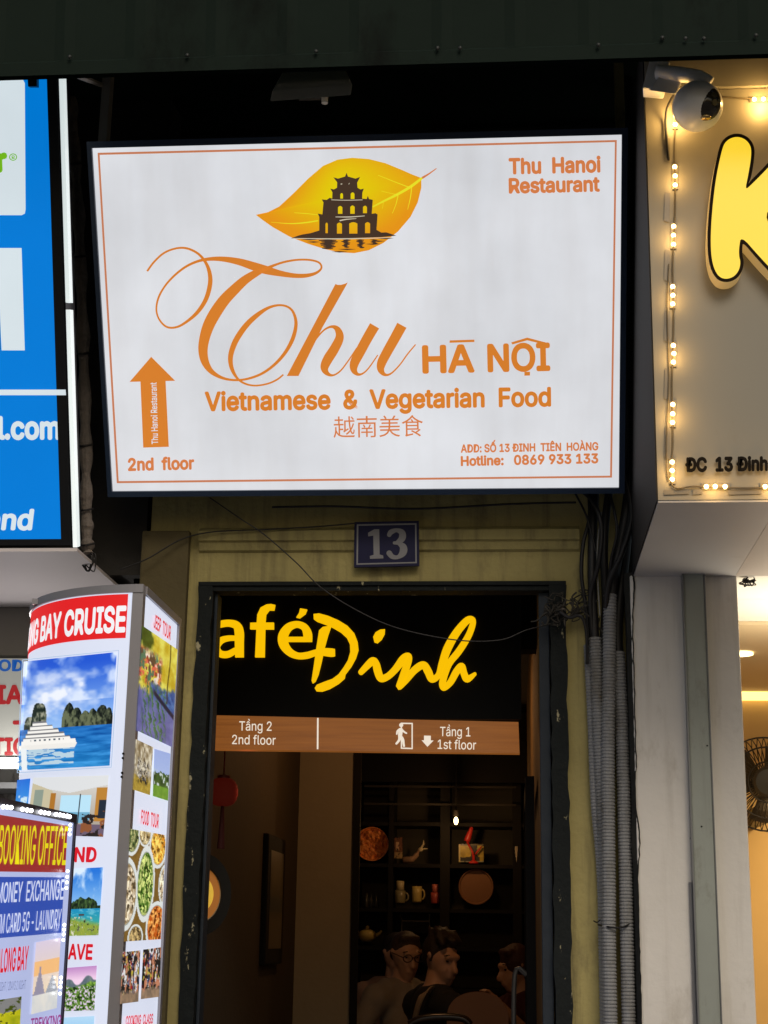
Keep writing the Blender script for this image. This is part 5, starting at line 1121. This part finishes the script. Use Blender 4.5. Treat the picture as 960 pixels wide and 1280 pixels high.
def person(label, hc, face, lean, skin, shirt_c, trouser_c, hair_c, arms, sleeve=.55, glasses=False, strap=False, hair='short', look=0, side=0):
    """seated figure; hc head centre, face = heading of the body (unit xy), arms = hand targets"""
    f_ = Vector((math.cos(face), math.sin(face), 0)); r_ = f_.cross(Vector((0, 0, 1))); z_ = Vector((0, 0, 1))
    hf = Matrix.Rotation(look, 3, 'Z') @ f_; hr = hf.cross(z_)
    hf2 = (hf-z_*.28).normalized(); hu = hr.cross(hf2)
    H = Vector(hc); nb = H-z_*.17-f_*.045; hip = nb-z_*.50-f_*lean-r_*side
    t = thing('person', label, 'person', (hip.x, hip.y, .35))
    sk = mat('skin_'+skin, {'a': (.58,.34,.23), 'b': (.56,.32,.21)}[skin], .5, var=.08); e = lambda a_, c_, d_: H+hf2*a_+hr*c_+hu*d_
    sh = [nb-z_*.045+r_*.185, nb-z_*.045-r_*.185]
    P = [('e', e(-.012,0,.02), (.078,.074,.103)), ('e', e(.008,0,.012), (.07,.068,.09)), ('c', e(.035,0,-.03), e(.045,0,-.075), .058, .042), ('c', e(.085,0,.015), e(.108,0,-.022), .011, .017), ('c', e(.072,.028,.038), e(.072,-.028,.038), .017, .017), ('c', e(.088,.014,-.055), e(.088,-.014,-.055), .012, .012),
         ('c', e(-.005,.071,.005), e(-.012,.079,.028), .012, .016), ('c', e(-.005,-.071,.005), e(-.012,-.079,.028), .012, .016),
         ('c', H-hu*.04-hf2*.02, nb+z_*.01, .052, .06), ('c', nb-z_*.03, nb.lerp(hip, .45), .10, .125), ('c', nb.lerp(hip, .4), hip, .125, .135), ('c', sh[0], sh[1], .07, .07), ('c', hip+r_*.07, hip-r_*.07, .12, .12)]
    legs = []
    for s in (1, -1):
        k_ = hip+f_*.43+r_*.1*s-z_*.02; a_ = k_-f_*.03; a_ = Vector((a_.x, a_.y, .44))
        legs += [('c', hip+r_*.09*s, k_, .09, .062), ('c', k_, a_, .06, .04)]; P += legs[-2:]+[('c', a_-z_*.05, a_-z_*.05+f_*.15, .038, .03)]
    shirt = [('c', nb-z_*.05, nb.lerp(hip, .45), .118, .14), ('c', nb.lerp(hip, .4), hip+z_*.03, .142, .148), ('c', sh[0], sh[1], .083, .083), ('c', sh[0].lerp(nb, .45)+z_*.02, sh[1].lerp(nb, .45)+z_*.02, .07, .07)]
    for s, hand in zip((0, 1), arms):
        hand = Vector(hand); S0 = sh[s]; d_ = hand-S0; L = min(d_.length, .53); hand = S0+d_.normalized()*L; mid = S0+d_.normalized()*L*.52
        hgt = math.sqrt(max(.0, .29**2-(L*.52)**2)) if L*.52 < .29 else 0
        bend = (-z_*.8+(r_ if s == 0 else -r_)*.45-f_*.25); bend = (bend-d_.normalized()*bend.dot(d_.normalized())).normalized(); el = mid+bend*hgt
        P += [('c', S0, el, .052, .042), ('c', el, hand, .041, .027)]
        shirt.append(('c', S0, S0.lerp(el, sleeve), .072, .064))
        fd = (hand-el).normalized(); fs = fd.cross(z_).normalized(); pn_ = fd.cross(fs)
        P.append(('c', hand+fd*.03-fs*.02, hand+fd*.03+fs*.02, .021, .021)); P.append(('c', hand+fd*.07-fs*.026, hand+fd*.07+fs*.026, .016, .016))
        for i, fl in enumerate((.062, .072, .068, .052)):
            b0 = hand+fd*.085+fs*(-.03+.02*i); kn = b0+fd*fl*.55; tip = kn+(fd*.55+(pn_ if pn_.z < 0 else -pn_)*.75).normalized()*fl*.5; P += [('c', b0, kn, .0088, .0082), ('c', kn, tip, .0082, .007)]
        th = hand+fd*.025-fs*.03; P += [('c', th, th-fs*.028+fd*.028, .011, .0095), ('c', th-fs*.028+fd*.028, th-fs*.03+fd*.058, .0092, .008)]
    body = blob('body', P, sk, t, .0085, 2)
    blob('shirt', shirt, mat('shirt_'+shirt_c[0], shirt_c[1], .85, var=.15, scale=18, bump=.25, bscale=30), t, .013, 2)
    blob('trousers', [(q_[0], q_[1], q_[2], q_[3]+.012, q_[4]+.014) for q_ in legs]+[('c', hip+r_*.07, hip-r_*.07, .135, .135)], mat('trousers_'+trouser_c[0], trouser_c[1], .85), t, .014, 2)
    hp = [('e', e(-.018,0,.04), (.092,.092,.1)), ('c', e(-.06,0,.02), e(-.062,0,-.03), .066, .05)]
    if hair == 'short': hp = [('e', e(-.03,0,.048), (.084,.081,.084)), ('c', e(-.055,.03,.0), e(-.055,-.03,.0), .045, .045), ('c', e(.02,.04,.105), e(.015,-.04,.103), .022, .022), ('c', e(-.01,.071,.045), e(.0,.078,.012), .012, .008), ('c', e(-.01,-.071,.045), e(.0,-.078,.012), .012, .008)]
    if hair == 'quiff':
        hp = [('e', e(-.034,0,.05), (.087,.083,.085)), ('c', e(-.065,.02,.0), e(-.07,-.02,-.035), .05, .04), ('c', e(-.004,.071,.045), e(.004,.079,.0), .013, .008), ('c', e(-.004,-.071,.045), e(.004,-.079,.0), .013, .008)]
        rr = random.Random(3)
        for i in range(34):                         # tousled locks swept back and up
            a_, b_ = rr.uniform(-.085, .045), rr.uniform(-.06, .06); c_ = .055+.075*math.sqrt(max(0, 1-((a_+.03)/.1)**2-(b_/.1)**2))
            hp.append(('c', e(a_+.015, b_, c_), e(a_-.02, b_+rr.uniform(-.015,.015), c_+rr.uniform(.008,.03)), .018, .009))
    if hair == 'long': hp += [('c', e(-.06,.04,.0), e(-.06,.05,-.16), .05, .03), ('c', e(-.06,-.04,.0), e(-.06,-.05,-.16), .05, .03), ('c', e(.03,.05,.1), e(.03,-.05,.1), .024, .024)]
    blob('hair', hp, mat('hair_'+hair_c[0], hair_c[1], .6, var=.3, scale=60, bump=.5, bscale=120), t, .009, 1)
    for s in (1, -1):
        MB().sphere(e(.068, .028*s, .022), .0105, 10, 8).obj('eye', mat('eye_dark', (.03,.02,.015), .2), t, smooth=True)
    for s in (1, -1):
        MB().tube([e(.078, s*.012, .043), e(.076, s*.032, .049), e(.062, s*.05, .042)], [.003, .0045, .002], 6).obj('eyebrow', mat('hair_'+hair_c[0], hair_c[1], .6), t, smooth=True)
    MB().tube([e(.086, .02, -.048), e(.0935, 0, -.0465), e(.086, -.02, -.048)], [.002, .005, .002], 6).obj('mouth', mat('lips_dark', (.25,.08,.06), .5), t, smooth=True)
    if glasses:
        b = MB()
        for s in (1, -1):
            b.tube([e(.1, s*.033+.026*math.cos(a_), .02+.02*math.sin(a_)) for a_ in np.linspace(0, 2*math.pi, 17)], .0028, 6); b.tube([e(.1, s*.058, .024), e(.0, s*.088, .022)], .0028, 6)
        b.tube([e(.1, .009, .024), e(.1, -.009, .024)], .0028, 6); b.obj('glasses', mat('dark_spectacle_frame', (.015,.012,.01), .3), t)
    if strap:
        ch = [nb+r_*.10*strap+z_*.045-f_*.05, nb+r_*.115*strap+z_*.0-f_*.12, nb.lerp(hip, .3)+r_*.05*strap-f_*.15, nb.lerp(hip, .65)-r_*.02*strap-f_*.165, hip+z_*.06-r_*.08*strap-f_*.16]
        pc = cr(ch, 8); V = []; Fc = []
        for i, q_ in enumerate(pc):
            T_ = (pc[min(i+1, len(pc)-1)]-pc[max(i-1, 0)]).normalized(); sd = T_.cross(-f_).normalized()*.02
            V += [q_-sd-f_*.006, q_+sd-f_*.006, q_+sd+f_*.002, q_-sd+f_*.002]
        for i in range(len(pc)-1):
            for j in range(4): Fc.append((i*4+j, i*4+(j+1) % 4, i*4+4+(j+1) % 4, i*4+4+j))
        obj('strap', V, Fc, mat('beige_strap', (.42,.30,.19), .7), t)
    return t, hip
FL = .35
seats = []
h1 = W(508, 1196, 8.75); tgt = W(560, 1296, 8.35)
t, hp_ = person('seated man with glasses in a grey shirt leaning over the cafe table', h1, D(-38), -.16, 'a', ('grey', (.30,.26,.22)), ('dark', (.04,.04,.05)), ('brown_grey', (.05,.03,.02)), [W(468, 1296, 8.35), W(540, 1300, 8.35)], .62, glasses=True, hair='short', look=D(-26), side=-.06); seats.append(hp_)
h2 = W(553, 1201, 8.0)
t, hp_ = person('dark haired seated man in a black top with a beige strap across his back', h2, D(28), -.10, 'b', ('black', (.012,.011,.011)), ('navy', (.03,.03,.045)), ('dark_brown', (.022,.012,.008)), [W(610, 1290, 8.2), W(600, 1292, 8.35)], .6, strap=1, hair='quiff', look=D(-75), side=.10); seats.append(hp_)
h3 = W(644, 1212, 9.0)
t, hp_ = person('person in a dark red top sitting in the shadow at the right of the table', h3, D(205), -.1, 'b', ('maroon', (.07,.012,.012)), ('black_', (.02,.02,.02)), ('auburn', (.05,.012,.008)), [W(600, 1285, 8.6), W(626, 1258, 8.5)], .75, hair='long'); seats.append(hp_)
h4 = W(497, 1196, 9.25)
t, hp_ = person('person in a pale sleeve almost hidden behind the man with glasses', h4, D(-60), -.05, 'a', ('dusty_pink', (.26,.17,.13)), ('dark', (.04,.04,.05)), ('black_h', (.015,.01,.008)), [W(455, 1290, 8.95), W(500, 1295, 8.9)], .5, hair='short', side=-.02); seats.append(hp_)
# table, chairs
tc = W(585, 1300, 8.45); tz = FL+.74; t = thing('cafe_table', 'small dark cafe table among the seated people', 'table', (tc.x, 8.5, FL))
MB().box((tc.x-.3, 8.3, tz-.03), (tc.x+.3, 8.85, tz)).obj('tabletop', M['black'], t, bevel=.006)
for sx_1 in (-1, 1):
    for sy in (-1, 1): MB().tube([(tc.x+sx_1*.26, 8.57+sy*.22, FL), (tc.x+sx_1*.26, 8.57+sy*.22, tz-.03)], .016, 8).obj('leg', M['black'], t)
for i, (hp_, lb) in enumerate(zip(seats, ('low stool under the man with glasses', 'low stool under the man in black', 'low stool under the person in dark red', 'low stool under the person in the pale sleeve'))):
    t = thing('stool', lb, 'stool', (hp_.x, hp_.y, FL), 'cafe stools'); zt3 = hp_.z-.13
    MB().lathe([(.17,-.04),(.18,-.02),(.17,0)], (hp_.x, hp_.y, zt3), n=20).obj('seat', M['black'], t)
    for a_ in range(4): MB().tube([(hp_.x+.13*math.cos(a_*1.571), hp_.y+.13*math.sin(a_*1.571), zt3-.04), (hp_.x+.16*math.cos(a_*1.571), hp_.y+.16*math.sin(a_*1.571), FL)], .014, 8).obj('leg', M['black'], t)
# rounded tan chair back and dark metal chair rail in front of the table
c = W(597, 1272, 7.7); t = thing('chair', 'chair with a rounded tan leather back at the near side of the table', 'chair', (c.x, 7.75, FL))
V = []; Fc = []; n = 24; rx, hz = .13, .40
prof = []
for i in range(n+1):
    a_ = math.pi*i/n; prof.append((math.cos(a_)*rx*(1 if abs(math.cos(a_)) < .98 else 1), math.sin(a_)**.7*.12))
zb3 = c.z-.28
loop = [(c.x+x, zb3+.26+z) for x, z in prof]+[(c.x-rx*.9, zb3), (c.x+rx*.9, zb3)]
k = len(loop); V = [(x, 7.70+.05*((x-c.x)/rx)**2*0, z) for x, z in loop]+[(x, 7.75, z) for x, z in loop]
Fc = [tuple(range(k)), tuple(range(2*k-1, k-1, -1))]+[(i, (i+1) % k, k+(i+1) % k, k+i) for i in range(k)]
obj('backrest', V, Fc, mat('tan_leather', (.30,.14,.055), .5, var=.12), t, bevel=.015)
MB().box((c.x-.18, 7.70, FL+.42), (c.x+.18, 8.08, FL+.47)).obj('seat', _m['tan_leather'], t, bevel=.015)
for x in (-.15, .15):
    MB().tube([(c.x+x, 8.05, FL), (c.x+x, 8.05, FL+.42)], .014, 8).obj('leg', M['black'], t)
    MB().tube([(c.x+x*.8, 7.765, FL), (c.x+x*.8, 7.765, zb3+.1)], .014, 8).obj('leg', M['black'], t)
b = MB(); 
p = [W(511,1281,7.3), W(525,1274,7.3), W(550,1271,7.3), W(578,1273,7.3), W(588,1281,7.3)]; b.tube(cr(p, 6), .017, 10)
c2 = W(550, 1271, 7.3); t = thing('chair', 'dark bentwood chair rail just showing at the bottom edge of the doorway view', 'chair', (c2.x, 7.3, FL))
b.obj('top_rail', mat('dark_varnish', (.03,.02,.014), .25), t, smooth=True)
for s in (0, -1): MB().tube([p[s], Vector((p[s].x, 7.32, FL))], .016, 8).obj('leg', _m['dark_varnish'], t)
MB().box((p[0].x, 7.3, FL+.43), (p[-1].x, 7.66, FL+.46)).obj('seat', _m['dark_varnish'], t, bevel=.006)
for s in (0, -1): MB().tube([(p[s].x+(.02 if s == 0 else -.02), 7.63, FL), (p[s].x+(.02 if s == 0 else -.02), 7.63, FL+.43)], .014, 8).obj('leg', _m['dark_varnish'], t)
# glass door leaf standing open on the right: its black stile and handle
xd = W(663, 1100, 6.0).x; t = thing('glass_door', 'black framed door leaf standing open against the right inner wall', 'door', (xd, 5.7, FL))
zd = W(666, 985, 6.0).z
MB().box((xd-.02, 5.55, FL), (xd+.012, 5.6, zd)).box((xd-.02, 6.4, FL), (xd+.012, 6.45, zd)).box((xd-.018, 5.6, zd-.06), (xd+.010, 6.4, zd)).box((xd-.018, 5.6, FL), (xd+.010, 6.4, FL+.12)).obj('door_frame', M['black'], t)
MB().tube(cr([(xd-.02, 5.57, 1.48), (xd-.06, 5.57, 1.48), (xd-.06, 5.57, 1.2), (xd-.02, 5.57, 1.2)], 5), .009, 8).obj('handle', mat('dull_steel_handle', (.12,.115,.11), .5, .5), t)
